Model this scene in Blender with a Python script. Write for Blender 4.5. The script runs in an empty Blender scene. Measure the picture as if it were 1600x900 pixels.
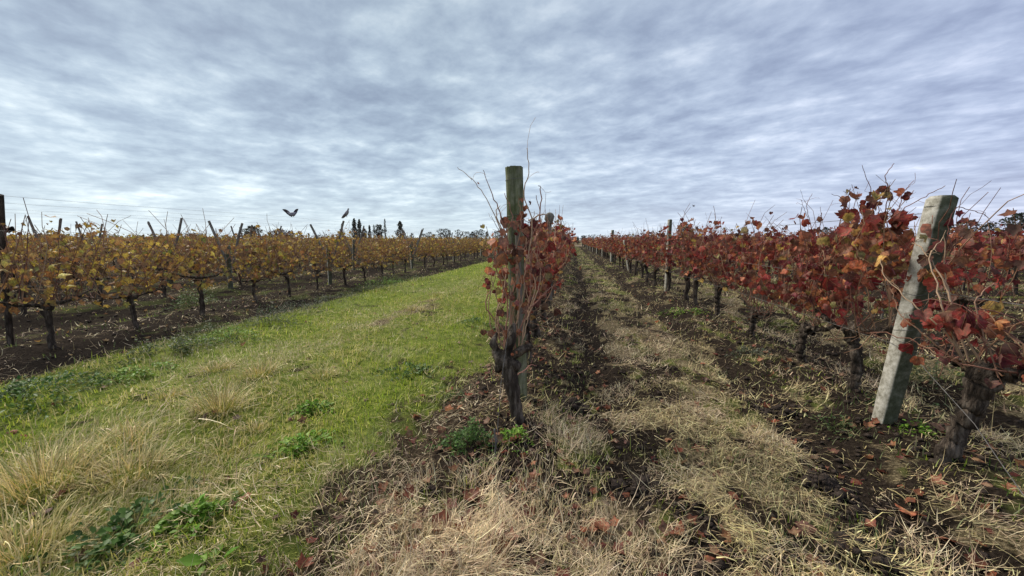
import bpy, math, random
import numpy as np

scene = bpy.context.scene
COL = scene.collection
R = math.radians
random.seed(7)
rng = np.random.default_rng(7)

# ------------------------------------------------------------------ camera
# rows run along +Y; camera stands at the origin, 1.4 m up, turned a little left of the rows
CAM_H, YAW, PITCH, FPX = 1.40, R(8.7), R(7.1), 603.0
cam_d = bpy.data.cameras.new('camera'); cam = bpy.data.objects.new('camera', cam_d); COL.objects.link(cam)
cam.location = (0, 0, CAM_H); cam.rotation_euler = (R(90) - PITCH, 0, YAW)
cam_d.sensor_width = 36; cam_d.lens = FPX / 1600 * 36; cam_d.clip_start = 0.05; cam_d.clip_end = 6000
scene.camera = cam
scene.view_settings.view_transform = 'Standard'; scene.view_settings.look = 'None'
scene.view_settings.exposure = 1.55; scene.view_settings.gamma = 1.0
scene.view_settings.use_curve_mapping = False
scene.cycles.max_bounces = 5; scene.cycles.diffuse_bounces = 3; scene.cycles.transparent_max_bounces = 6

# ------------------------------------------------------------------ sky: overcast, broken bands of stratocumulus
world = bpy.data.worlds.new("World"); scene.world = world; world.use_nodes = True
nt = world.node_tree; nt.nodes.clear()
def N(t, kind, **kw):
    n = t.nodes.new(kind)
    for k, v in kw.items():
        if k.startswith('i_'):
            key = k[2:]; key = int(key) if key.isdigit() else key.replace('_', ' ')
            n.inputs[key].default_value = v
        else: setattr(n, k, v)
    return n
def math_node(t, op, a, b=None, clamp=False):
    n = t.nodes.new('ShaderNodeMath'); n.operation = op; n.use_clamp = clamp
    for i, v in enumerate((a, b)):
        if v is None: continue
        if isinstance(v, (int, float)): n.inputs[i].default_value = v
        else: t.links.new(v, n.inputs[i])
    return n.outputs[0]
def ramp(t, fac, stops):
    n = t.nodes.new('ShaderNodeValToRGB')
    while len(n.color_ramp.elements) < len(stops): n.color_ramp.elements.new(0.5)
    for e, (p, c) in zip(n.color_ramp.elements, stops):
        e.position = p; e.color = (*c, 1) if len(c) == 3 else c
    t.links.new(fac, n.inputs[0]); return n.outputs[0]
def mix(t, fac, a, b, mode='MIX'):
    n = t.nodes.new('ShaderNodeMix'); n.data_type = 'RGBA'; n.blend_type = mode
    for sock, v in ((n.inputs[0], fac), (n.inputs[6], a), (n.inputs[7], b)):
        if isinstance(v, (int, float)): sock.default_value = v
        elif isinstance(v, tuple): sock.default_value = (*v, 1)
        else: t.links.new(v, sock)
    return n.outputs[2]
SUN_EL, SUN_ROT = R(48), R(-60)
tc = N(nt, 'ShaderNodeTexCoord'); sep = N(nt, 'ShaderNodeSeparateXYZ'); nt.links.new(tc.outputs['Generated'], sep.inputs[0])
zz = math_node(nt, 'ADD', math_node(nt, 'MAXIMUM', sep.outputs[2], 0.0), 0.11)
cu = math_node(nt, 'DIVIDE', sep.outputs[0], zz); cv = math_node(nt, 'DIVIDE', sep.outputs[1], zz)
comb = N(nt, 'ShaderNodeCombineXYZ'); nt.links.new(cu, comb.inputs[0]); nt.links.new(cv, comb.inputs[1])
def skynoise(rot, sc, scale, detail, rough, dist=0.0, off=(0, 0, 0)):
    mp = N(nt, 'ShaderNodeMapping', vector_type='TEXTURE'); mp.inputs['Rotation'].default_value = (0, 0, rot); mp.inputs['Scale'].default_value = (*sc, 1); mp.inputs['Location'].default_value = off
    nt.links.new(comb.outputs[0], mp.inputs[0])
    n = N(nt, 'ShaderNodeTexNoise', i_Scale=scale, i_Detail=detail, i_Roughness=rough, i_Distortion=dist)
    nt.links.new(mp.outputs[0], n.inputs['Vector']); return n.outputs[0]
big = skynoise(R(60), (1, 1.5), 0.55, 3, 0.5, 0.3, (3.1, 1.7, 0))
band = skynoise(R(56), (.75, 1.2), 1.35, 7, 0.56, 0.2, (4.4, 1.2, 0))
puff = skynoise(R(52), (.95, 1.1), 5.0, 8, 0.58, 0.15, (7.3, 2.2, 0))
s1 = math_node(nt, 'ADD', math_node(nt, 'MULTIPLY', big, 0.34), math_node(nt, 'MULTIPLY', band, 0.36))
s2 = math_node(nt, 'ADD', s1, math_node(nt, 'MULTIPLY', puff, 0.30))
cloud = ramp(nt, s2, [(0.38, (0.110, 0.137, 0.182)), (0.45, (0.150, 0.186, 0.232)), (0.51, (0.198, 0.241, 0.283)), (0.57, (0.272, 0.316, 0.347)), (0.645, (0.39, 0.425, 0.44))])
# pale band near the horizon, a little warmer in the east
east = math_node(nt, 'MULTIPLY', math_node(nt, 'ADD', math_node(nt, 'MULTIPLY', sep.outputs[0], 0.9), 0.1), 0.9, True)
hz_col = mix(nt, east, (0.285, 0.338, 0.365), (0.24, 0.245, 0.265))
hz_f = math_node(nt, 'POWER', math_node(nt, 'SUBTRACT', 1.0, math_node(nt, 'MAXIMUM', sep.outputs[2], 0.0)), 11.0, True)
cloud = mix(nt, math_node(nt, 'MULTIPLY', hz_f, 0.68), cloud, hz_col)
gr = N(nt, 'ShaderNodeCombineColor'); gv = math_node(nt, 'SUBTRACT', 1.10, math_node(nt, 'MULTIPLY', math_node(nt, 'MAXIMUM', sep.outputs[2], 0.0), 0.42))
[nt.links.new(gv, gr.inputs[k]) for k in range(3)]
cloud = mix(nt, 1.0, cloud, gr.outputs[0], 'MULTIPLY')     # the deck is thicker overhead than low down
lil = math_node(nt, 'MULTIPLY', math_node(nt, 'ADD', math_node(nt, 'MULTIPLY', sep.outputs[0], 1.2), 0.35), 0.8, True)
cloud = mix(nt, lil, cloud, mix(nt, 1.0, cloud, (1.0, 0.95, 1.10), 'MULTIPLY'))
bg_c = N(nt, 'ShaderNodeBackground', i_Strength=0.90); nt.links.new(cloud, bg_c.inputs[0])
nish = N(nt, 'ShaderNodeTexSky', sky_type='NISHITA'); nish.sun_disc = False; nish.sun_elevation = SUN_EL; nish.sun_rotation = SUN_ROT
bg_n = N(nt, 'ShaderNodeBackground', i_Strength=0.06); nt.links.new(nish.outputs[0], bg_n.inputs[0])
mx = N(nt, 'ShaderNodeMixShader', i_0=0.93); nt.links.new(bg_n.outputs[0], mx.inputs[1]); nt.links.new(bg_c.outputs[0], mx.inputs[2])
wo = N(nt, 'ShaderNodeOutputWorld'); nt.links.new(mx.outputs[0], wo.inputs[0])

sun_d = bpy.data.lights.new('sun', 'SUN'); sun = bpy.data.objects.new('sun', sun_d); COL.objects.link(sun)
sun_d.energy = 1.5; sun_d.angle = R(28); sun_d.color = (1.0, 0.92, 0.79)
# sky's sun_rotation is clockwise from +Y
sd = (math.sin(SUN_ROT) * math.cos(SUN_EL), math.cos(SUN_ROT) * math.cos(SUN_EL), math.sin(SUN_EL))
from mathutils import Vector
sun.rotation_euler = Vector(sd).to_track_quat('Z', 'Y').to_euler(); sun.location = (0, 0, 50)

# ------------------------------------------------------------------ helpers
def at(px, py, Y):                       # a point of the photograph at the distance Y along the rows
    fw = np.array([-math.sin(YAW) * math.cos(PITCH), math.cos(YAW) * math.cos(PITCH), -math.sin(PITCH)])
    rt = np.array([math.cos(YAW), math.sin(YAW), 0]); up = np.cross(rt, fw)
    d = fw * FPX + rt * (px - 800) + up * (450 - py)
    return np.array([0, 0, CAM_H]) + d * (Y / d[1])

def _h(ix, iy, s):
    n = (ix.astype(np.int64) * 374761393 + iy.astype(np.int64) * 668265263 + s * 974711) & 0xffffffff
    n = ((n ^ (n >> 13)) * 1274126177) & 0xffffffff
    return ((n ^ (n >> 16)) & 0xffff) / 65535.0
def vnoise(x, y, s=0):
    ix = np.floor(x); iy = np.floor(y); fx = x - ix; fy = y - iy
    fx = fx * fx * (3 - 2 * fx); fy = fy * fy * (3 - 2 * fy)
    a = _h(ix, iy, s); b = _h(ix + 1, iy, s); c = _h(ix, iy + 1, s); d = _h(ix + 1, iy + 1, s)
    return (a * (1 - fx) + b * fx) * (1 - fy) + (c * (1 - fx) + d * fx) * fy
def fbm(x, y, s=0, o=4):
    x = np.asarray(x, float); y = np.asarray(y, float)
    t = 0; a = 0.5; n = 0
    for k in range(o):
        t = t + a * vnoise(x * 2 ** k + 17.3 * k, y * 2 ** k - 9.1 * k, s + k); n += a; a *= 0.5
    return t / n
def sm(e0, e1, x):
    t = np.clip((x - e0) / (e1 - e0), 0, 1); return t * t * (3 - 2 * t)
def gs(x, c, w): return np.exp(-((x - c) / w) ** 2)

class MB:
    """collects tubes, boxes, leaf sprays; build() links ONE mesh object"""
    def __init__(s): s.V = []; s.C = []; s.F = []; s.n = 0
    def add(s, V, F, col=(1, 1, 1), mi=0):
        V = np.asarray(V, float).reshape(-1, 3); F = np.asarray(F, int)
        C = np.broadcast_to(np.asarray(col, float), (len(V), 3))
        s.V.append(V); s.C.append(C); s.F.append((F + s.n, mi)); s.n += len(V)
    def tube(s, P, r, sides=6, col=(1, 1, 1), lump=0.0, mi=0, seed=0, cap=True):
        P = np.asarray(P, float); n = len(P); r = np.broadcast_to(np.asarray(r, float), (n,))
        T = np.gradient(P, axis=0); T /= np.linalg.norm(T, axis=1)[:, None] + 1e-9
        ref = np.array([0, 1., 0]) if abs(T[:, 1]).mean() < 0.8 else np.array([1., 0, 0])
        A = np.cross(T, ref); A /= np.linalg.norm(A, axis=1)[:, None] + 1e-9; B = np.cross(T, A)
        a = np.arange(sides) / sides * 2 * np.pi
        rr = r[:, None] * np.ones((1, sides))
        if lump: 
            g = np.random.default_rng(seed); ph = g.uniform(0, 6.28, 4)
            t = np.linspace(0, 4.5, n)[:, None]
            rr = rr * (1 + lump * (g.uniform(-.5, .5, (n, sides)) + .6 * np.sin(2 * a + t + ph[0]) + .5 * np.sin(3 * a - t * 1.3 + ph[1])))
        V = P[:, None] + rr[..., None] * (np.cos(a)[None, :, None] * A[:, None] + np.sin(a)[None, :, None] * B[:, None])
        i = np.arange(n - 1)[:, None] * sides; j = np.arange(sides)[None]; k = (j + 1) % sides
        F = np.stack([i + j, i + k, i + sides + k, i + sides + j], -1).reshape(-1, 4)
        s.add(V.reshape(-1, 3), F, col, mi)
        if cap:
            e = s.n
            top = np.vstack([V[-1], P[-1:] + T[-1] * r[-1] * .3]); s.add(top, [[q, (q + 1) % sides, sides] for q in range(sides)], col, mi)
    def build(s, name, mats, parent=None, smooth=False, loc=None):
        return link(name, s.mesh(name, mats, smooth), parent, loc)
    def mesh(s, name, mats, smooth=False):
        me = bpy.data.meshes.new(name)
        V = np.concatenate(s.V).astype(np.float32); C = np.concatenate(s.C)
        me.vertices.add(len(V)); me.vertices.foreach_set('co', V.ravel())
        vi = np.concatenate([f.ravel() for f, _ in s.F]).astype(np.int32)
        tot = np.concatenate([np.full(len(f), f.shape[1]) for f, _ in s.F]).astype(np.int32)
        mi = np.concatenate([np.full(len(f), m) for f, m in s.F]).astype(np.int32)
        me.loops.add(len(vi)); me.loops.foreach_set('vertex_index', vi)
        me.polygons.add(len(tot)); me.polygons.foreach_set('loop_start', np.concatenate([[0], np.cumsum(tot)[:-1]]).astype(np.int32))
        me.polygons.foreach_set('material_index', mi)
        ca = me.color_attributes.new('col', 'FLOAT_COLOR', 'POINT')
        ca.data.foreach_set('color', np.hstack([C, np.ones((len(C), 1))]).astype(np.float32).ravel())
        me.update(calc_edges=True)
        if smooth: me.polygons.foreach_set('use_smooth', np.ones(len(tot), bool))
        for m in (mats if isinstance(mats, (list, tuple)) else [mats]): me.materials.append(m)
        return me
def link(name, me, parent=None, loc=None, rz=0.0):
    o = bpy.data.objects.new(name, me); COL.objects.link(o)
    if parent is not None: o.parent = parent
    if loc is not None: o.location = loc
    if rz: o.rotation_euler = (0, 0, rz)
    return o
def tag(o, label=None, cat=None, group=None, kind=None):
    if label: o['label'] = label
    if cat: o['category'] = cat
    if group: o['group'] = group
    if kind: o['kind'] = kind
    return o

def rotm(yaw, pitch, roll):
    """stack of rotation matrices Rz(yaw) Rx(pitch) Ry(roll)"""
    cy, sy, cp, sp, cr, sr = np.cos(yaw), np.sin(yaw), np.cos(pitch), np.sin(pitch), np.cos(roll), np.sin(roll)
    z = np.zeros_like(cy); o = np.ones_like(cy)
    Rz = np.stack([np.stack([cy, -sy, z], -1), np.stack([sy, cy, z], -1), np.stack([z, z, o], -1)], -2)
    Rx = np.stack([np.stack([o, z, z], -1), np.stack([z, cp, -sp], -1), np.stack([z, sp, cp], -1)], -2)
    Ry = np.stack([np.stack([cr, z, sr], -1), np.stack([z, o, z], -1), np.stack([-sr, z, cr], -1)], -2)
    return Rz @ Rx @ Ry
def spray(mb, T, F, W, P, M, S, C, mi=0):
    """scatter a template (T verts, F faces, W per-vertex tone) at points P with rotations M, sizes S, colours C"""
    n = len(P)
    if n == 0: return
    V = np.einsum('nij,kj->nki', M, T) * S[:, None, None] + P[:, None]
    FF = (np.asarray(F)[None] + (np.arange(n) * len(T))[:, None, None]).reshape(-1, np.asarray(F).shape[1])
    CC = C[:, None, :] * W[None, :, :] if W.ndim == 2 else C[:, None, :] * W[None, :, None]
    mb.add(V.reshape(-1, 3), FF, CC.reshape(-1, 3), mi)
def blades(mb, P, yaw, L, w, lean, curve, C, seg=2, tip=0.35, mi=0):
    """grass blades: bent ribbons; lean = angle from upright at the base, curve = extra bend to the tip"""
    n = len(P)
    if n == 0: return
    dx, dy = np.cos(yaw), np.sin(yaw); sx, sy = -dy, dx
    pts = [P]; ang = lean.copy()
    for k in range(seg):
        st = L / seg
        q = pts[-1].copy(); q[:, 0] += np.sin(ang) * dx * st; q[:, 1] += np.sin(ang) * dy * st; q[:, 2] += np.cos(ang) * st
        pts.append(q); ang = ang + curve / seg
    V = []
    for k in range(seg):
        ww = w * (1 - k / seg * (1 - tip)); s3 = np.stack([sx * ww / 2, sy * ww / 2, np.zeros(n)], -1)
        V += [pts[k] - s3, pts[k] + s3]
    V.append(pts[seg]); V = np.stack(V, 1); m = 2 * seg + 1; base = (np.arange(n) * m)[:, None]
    CC = np.repeat(C[:, None], m, 1)
    i = mb.n; 
    mb.V.append(V.reshape(-1, 3)); mb.C.append(CC.reshape(-1, 3)); mb.n += n * m
    for k in range(seg - 1):
        mb.F.append((i + base + np.array([[2 * k, 2 * k + 1, 2 * k + 3, 2 * k + 2]]), mi))
    mb.F.append((i + base + np.array([[2 * seg - 2, 2 * seg - 1, 2 * seg]]), mi))

# ------------------------------------------------------------------ materials
def new_mat(name):
    m = bpy.data.materials.new(name); m.use_nodes = True; t = m.node_tree
    return m, t, t.nodes['Principled BSDF']
def foliage_mat(name, source, trans=0.35, rough=0.55, var=0.5, scale=60):
    m, t, b = new_mat(name)
    if source == 'object':
        oi = N(t, 'ShaderNodeObjectInfo'); oc = oi.outputs['Color']
        # pale veins fanning from the stalk
        tx = N(t, 'ShaderNodeTexCoord'); sx = N(t, 'ShaderNodeSeparateXYZ'); t.links.new(tx.outputs['Object'], sx.inputs[0])
        ang = math_node(t, 'ARCTAN2', sx.outputs[0], sx.outputs[1]); ra = N(t, 'ShaderNodeVectorMath', operation='LENGTH'); t.links.new(tx.outputs['Object'], ra.inputs[0])
        vv = math_node(t, 'MULTIPLY', math_node(t, 'ABSOLUTE', math_node(t, 'SINE', math_node(t, 'MULTIPLY', ang, 4.5))), ra.outputs['Value'])
        oc = mix(t, ramp(t, vv, [(.02, (.55, .55, .55)), (.10, (0, 0, 0))]), oc, (.50, .34, .16))
        at_ = N(t, 'ShaderNodeAttribute', attribute_name='col'); c0 = mix(t, 1.0, oc, at_.outputs['Color'], 'MULTIPLY')
    else:
        c0 = N(t, 'ShaderNodeAttribute', attribute_name='col').outputs['Color']
    g = N(t, 'ShaderNodeNewGeometry')
    n = N(t, 'ShaderNodeTexNoise', i_Scale=scale, i_Detail=3.0); 
    t.links.new(g.outputs['Position'], n.inputs['Vector'])
    v = ramp(t, n.outputs[0], [(0.3, (1 - var,) * 3), (0.7, (1 + var * .6,) * 3)])
    c1 = mix(t, 1.0, c0, v, 'MULTIPLY')
    if source in ('object', 'attr') and name.startswith('vine'):   # brown, dying blotches
        nb = N(t, 'ShaderNodeTexNoise', i_Scale=34.0, i_Detail=4.0, i_Roughness=.7); t.links.new(g.outputs['Position'], nb.inputs['Vector'])
        c1 = mix(t, ramp(t, nb.outputs[0], [(.50, (0, 0, 0)), (.64, (.75, .75, .75))]), c1, (.10, .052, .03))
    # underside of a leaf is paler
    c2 = mix(t, math_node(t, 'MULTIPLY', g.outputs['Backfacing'], 0.28), c1, (0.42, 0.30, 0.24) if source != 'grass' else (0.2, 0.2, 0.1))
    t.links.new(c2, b.inputs['Base Color']); b.inputs['Roughness'].default_value = rough
    b.inputs['Specular IOR Level'].default_value = 0.25
    if trans:
        tr = N(t, 'ShaderNodeBsdfTranslucent'); t.links.new(c1, tr.inputs[0])
        ms = N(t, 'ShaderNodeMixShader', i_0=trans); t.links.new(b.outputs[0], ms.inputs[1]); t.links.new(tr.outputs[0], ms.inputs[2])
        t.links.new(ms.outputs[0], t.nodes['Material Output'].inputs[0])
    return m
M_LEAF_OBJ = foliage_mat('vine_leaf_single', 'object')
M_LEAF = foliage_mat('vine_leaf', 'attr')
M_GRASS = foliage_mat('grass_blade', 'attr', 0.3, 0.5, 0.25, 15)
M_STRAW = foliage_mat('dry_straw', 'attr', 0.15, 0.6, 0.25, 30)
def solid_mat(name, stops, scale=8, stretch=(1, 1, 1), rough=0.85, bump=0.5, bscale=None, dist=0.02, attr=False, detail=6):
    m, t, b = new_mat(name)
    tcn = N(t, 'ShaderNodeTexCoord'); mp = N(t, 'ShaderNodeMapping'); mp.inputs['Scale'].default_value = stretch
    t.links.new(tcn.outputs['Object'], mp.inputs[0])
    n = N(t, 'ShaderNodeTexNoise', i_Scale=scale, i_Detail=float(detail), i_Roughness=0.65); t.links.new(mp.outputs[0], n.inputs['Vector'])
    c = ramp(t, n.outputs[0], stops)
    if attr: c = mix(t, 1.0, c, N(t, 'ShaderNodeAttribute', attribute_name='col').outputs['Color'], 'MULTIPLY')
    t.links.new(c, b.inputs['Base Color']); b.inputs['Roughness'].default_value = rough; b.inputs['Specular IOR Level'].default_value = 0.2
    n2 = N(t, 'ShaderNodeTexNoise', i_Scale=bscale or scale * 3, i_Detail=5.0); t.links.new(mp.outputs[0], n2.inputs['Vector'])
    bp = N(t, 'ShaderNodeBump', i_Strength=bump, i_Distance=dist); t.links.new(n2.outputs[0], bp.inputs['Height']); t.links.new(bp.outputs[0], b.inputs['Normal'])
    return m
M_BARK = solid_mat('vine_bark', [(0.32, (0.012, 0.009, 0.007)), (0.5, (0.055, 0.041, 0.031)), (0.66, (0.18, 0.145, 0.115))], 14, (1.6, 1.6, 0.35), 0.95, 1.0, 40, 0.03)
M_CANE = solid_mat('vine_cane', [(0.3, (0.75, 0.75, 0.75)), (0.7, (1.5, 1.42, 1.35))], 30, (1, 1, 0.5), 0.7, 0.2, attr=True)
M_WIRE = solid_mat('trellis_wire', [(0.3, (0.06, 0.055, 0.05)), (0.7, (0.2, 0.19, 0.18))], 20, rough=0.5, bump=0.1)
M_GREYWOOD = solid_mat('weathered_post_wood', [(0.25, (0.07, 0.06, 0.05)), (0.55, (0.20, 0.18, 0.15)), (0.8, (0.33, 0.30, 0.25))], 7, (4, 4, 0.5), 0.9, 0.8, 20, 0.01)
M_CLOD = solid_mat('soil_clod', [(0.3, (0.02, 0.014, 0.011)), (0.7, (0.07, 0.052, 0.042))], 30, rough=1, bump=0.8)

# green mossy log of the near middle post
M_MOSSWOOD, t, b = new_mat('mossy_post_wood')
tcn = N(t, 'ShaderNodeTexCoord'); mp = N(t, 'ShaderNodeMapping'); mp.inputs['Scale'].default_value = (6, 6, 0.7); t.links.new(tcn.outputs['Object'], mp.inputs[0])
n1 = N(t, 'ShaderNodeTexNoise', i_Scale=5.0, i_Detail=8.0, i_Roughness=0.7); t.links.new(mp.outputs[0], n1.inputs['Vector'])
wood = ramp(t, n1.outputs[0], [(0.25, (0.04, 0.04, 0.026)), (0.5, (0.20, 0.205, 0.135)), (0.75, (0.42, 0.41, 0.30))])
n2 = N(t, 'ShaderNodeTexNoise', i_Scale=5.0, i_Detail=6.0, i_Roughness=0.7); t.links.new(tcn.outputs['Object'], n2.inputs['Vector'])
mo = ramp(t, n2.outputs[0], [(0.42, (0, 0, 0)), (0.58, (1, 1, 1))])
mossc = ramp(t, n1.outputs[0], [(0.3, (0.03, 0.038, 0.014)), (0.7, (0.15, 0.175, 0.065))])
c = mix(t, math_node(t, 'MULTIPLY', mo, 0.8), wood, mossc); t.links.new(c, b.inputs['Base Color']); b.inputs['Roughness'].default_value = 0.95; b.inputs['Specular IOR Level'].default_value = 0.1
bp = N(t, 'ShaderNodeBump', i_Strength=0.9, i_Distance=0.012); t.links.new(n1.outputs[0], bp.inputs['Height']); t.links.new(bp.outputs[0], b.inputs['Normal'])

# weathered concrete: pale lichen on the side away from the damp, dark green algae on the other
def concrete(name, algae_dir, amount):
    m, t, b = new_mat(name)
    tcn = N(t, 'ShaderNodeTexCoord')
    n1 = N(t, 'ShaderNodeTexNoise', i_Scale=14.0, i_Detail=9.0, i_Roughness=0.75); t.links.new(tcn.outputs['Object'], n1.inputs['Vector'])
    n2 = N(t, 'ShaderNodeTexNoise', i_Scale=5.0, i_Detail=5.0, i_Roughness=0.6); t.links.new(tcn.outputs['Object'], n2.inputs['Vector'])
    base = ramp(t, n1.outputs[0], [(0.32, (0.10, 0.090, 0.068)), (0.44, (0.27, 0.255, 0.21)), (0.57, (0.46, 0.44, 0.385)), (0.72, (0.66, 0.64, 0.58))])
    alg = ramp(t, n1.outputs[0], [(0.3, (0.026, 0.030, 0.016)), (0.5, (0.062, 0.068, 0.036)), (0.72, (0.17, 0.17, 0.12))])
    vm = N(t, 'ShaderNodeVectorMath', operation='DOT_PRODUCT'); t.links.new(tcn.outputs['Normal'], vm.inputs[0]); vm.inputs[1].default_value = algae_dir
    f = math_node(t, 'ADD', math_node(t, 'MULTIPLY', vm.outputs['Value'], 0.7), math_node(t, 'MULTIPLY', n2.outputs[0], amount))
    f = ramp(t, f, [(0.40, (0, 0, 0)), (0.70, (0.92, 0.92, 0.92))])
    c = mix(t, f, base, alg); t.links.new(c, b.inputs['Base Color']); b.inputs['Roughness'].default_value = 0.95; b.inputs['Specular IOR Level'].default_value = 0.15
    bp = N(t, 'ShaderNodeBump', i_Strength=0.5, i_Distance=0.006); t.links.new(n1.outputs[0], bp.inputs['Height']); t.links.new(bp.outputs[0], b.inputs['Normal'])
    return m
M_CONC = concrete('weathered_concrete', (0.45, -0.9, 0.0), 0.48)
M_CONC2 = concrete('pale_concrete', (0.6, -0.5, 0.0), 0.7)

# ------------------------------------------------------------------ layout
PER = 2.87
XC, XR, XL = -0.45, 2.42, -7.10
ROW_END = 86.0
def fix_right(x): return XC + PER * np.round((x - XC) / PER)
def ground_masks(x, y):
    """soil, green, straw weights (0..1) at ground points"""
    wx = x + 0.30 * (fbm(x * .9, y * .45, 11) - .5) * 2 + .35 * (fbm(x * 4, y * 3, 12) - .5) + .25 * (fbm(x * 12, y * 9, 13) - .5)
    n1 = fbm(x * 1.3, y * .6, 21); n2 = fbm(x * 3.5, y * 2.2, 31); n3 = fbm(x * .35, y * .2, 41)
    left = sm(-5.35, -5.95, wx); right = sm(-1.60, -.95, wx + .6 * (n2 - .5)); track = (1 - left) * (1 - right)
    rel = np.mod(x - XC, PER)
    wrel = rel + 0.30 * (n2 - .5) * 2 + .12 * (fbm(x * 9, y * 7, 24) - .5)
    brk = fbm(x * .9 + 3, y * .55, 23)
    ru = np.maximum(gs(wrel, 0.74, 0.10 + .10 * brk) * sm(.30, .48, brk + .1 * sm(2.5, 5, y)), gs(wrel, 2.20, 0.11 + .16 * n1)) * sm(XC - .1, XC + .1, x)
    row_soil_shade = np.maximum(gs(rel, 0, .45), gs(rel, PER, .4))
    mid = gs(rel, 1.45, .55)
    # track
    hump = gs(wx, -3.1, .55) ; 
    g_t = np.clip(1.0 - .35 * hump * sm(.35, .6, n2) - .3 * sm(.60, .74, n1), 0, 1)
    s_t = np.clip(.45 * hump + .45 * sm(.5, .7, n1) , 0, 1)
    d_t = .55 * sm(.68, .76, n2)
    # alleys to the right
    far = sm(4, 14, y)
    n5 = fbm(x * 5, y * 2.6, 33)
    d_r = np.clip(.9 * ru * sm(.30, .50, n1 + .08) + .50 * sm(.54, .66, n2) + .5 * sm(.56, .66, n5) + .6 * row_soil_shade * sm(.4, .58, n1), 0, 1)  # soil along the rows, darkened further to paint contact shade under the vines
    g_r = np.clip((.34 + .62 * far) * sm(.42, .62, n3 * .5 + n2 * .5) + .25 * far * mid + .35 * gs(x, .02, .3) * sm(.4, .55, n1), 0, 1) * (1 - .6 * ru)
    s_r = np.clip(.76 + .40 * mid * (1 - .6 * far) * sm(.30, .60, n5) + .30 * sm(.45, .6, n2), 0, 1) * (1 - .6 * ru)
    mz = .55 * fbm(x * 2.6 + 9, y * 2.2, 25) + .45 * fbm(x * 7.5, y * 6.0, 26); mg = .6 * fbm(x * 2.1 - 4, y * 1.3, 27) + .4 * fbm(x * 6.5, y * 5, 28)
    s_r = s_r * (.14 + 1.05 * sm(.455, .54, mz + .05 * (mid - .5)))
    g_r = np.clip(g_r * (.2 + 1.3 * sm(.46, .56, mg)) + (.25 + .3 * far) * sm(.50, .58, mg) * (1 - ru), 0, 1)
    d_r = np.clip(d_r + .50 * sm(.51, .43, mz), 0, 1)
    s_r = np.clip(s_r + .45 * sm(2.7, 3.1, x) * sm(.40, .52, mz) * sm(16, 6, y), 0, 1)
    s_r = s_r * (1 - .72 * sm(XC + .15, XC - .1, x)); d_r = d_r * (1 - .35 * sm(XC + .1, XC - .1, x)); g_r = np.clip(g_r + .4 * sm(-.85, -1.25, x) * sm(.42, .56, mg), 0, 1)
    s_r = np.clip(s_r + .55 * gs(x, 2.1, .55) * sm(.44, .52, mz) * sm(9, 4, y), 0, 1)
    lit = sm(2.15, 1.75, y + .9 * (n2 - .5)) * sm(-1.25, -.8, x + .5 * (n2 - .5)) * sm(.5, .1, x + .5 * (n2 - .5)) * (.45 + .55 * sm(.44, .52, mz)); s_r = np.maximum(s_r, lit); d_r = d_r * (1 - .7 * lit)
    # left vineyard
    ml = .5 * fbm(x * 1.8, y * 1.1, 43) + .5 * fbm(x * 6, y * 5, 44)
    d_l = np.clip(.30 + .6 * sm(.56, .46, ml), 0, 1); g_l = .65 * sm(.50, .60, ml) + .35 * gs(wx, -5.8, .35); s_l = .55 * sm(.52, .62, .5 * fbm(x * 2.2, y * .9, 51) + .5 * fbm(x * 7, y * 6, 52))
    beyond = sm(ROW_END, ROW_END + 2, y)
    d = (d_l * left + d_t * track + d_r * right) * (1 - beyond)
    g = (g_l * left + g_t * track + g_r * right) * (1 - beyond * .8)
    s = (s_l * left + s_t * track + s_r * right) * (1 - beyond) + beyond * .7 * sm(.3, .6, n3 + .1)
    return d, g, s, left, track, right
def height(x, y):
    x = np.asarray(x, float); y = np.asarray(y, float)
    left = sm(-5.2, -6.0, x); right = sm(-1.5, -.9, x); rel = np.mod(x - XC, PER)
    fade = sm(60, 12, np.hypot(x, y))
    h = .05 * (fbm(x * .5, y * .35, 3) - .5)
    h = h + right * (-.065 * gs(rel, .74, .17) - .075 * gs(rel, 2.17, .22) + .045 * (gs(rel, 0, .4) + gs(rel, PER, .4)) + .02 * gs(rel, 1.45, .4))
    h = h + (1 - left) * (1 - right) * (-.03 * gs(x, -2.2, .35) - .03 * gs(x, -4.2, .35) + .03 * gs(x, -3.1, .4))
    h = h + left * (.05 * np.cos((x - XL) / PER * 2 * np.pi) - .02)
    rough = .35 + .65 * np.clip(right + left, 0, 1)
    h = h + fade * rough * (.075 * (fbm(x * 4, y * 4, 5) - .5) + .035 * (fbm(x * 13, y * 13, 6) - .5))
    return h

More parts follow.
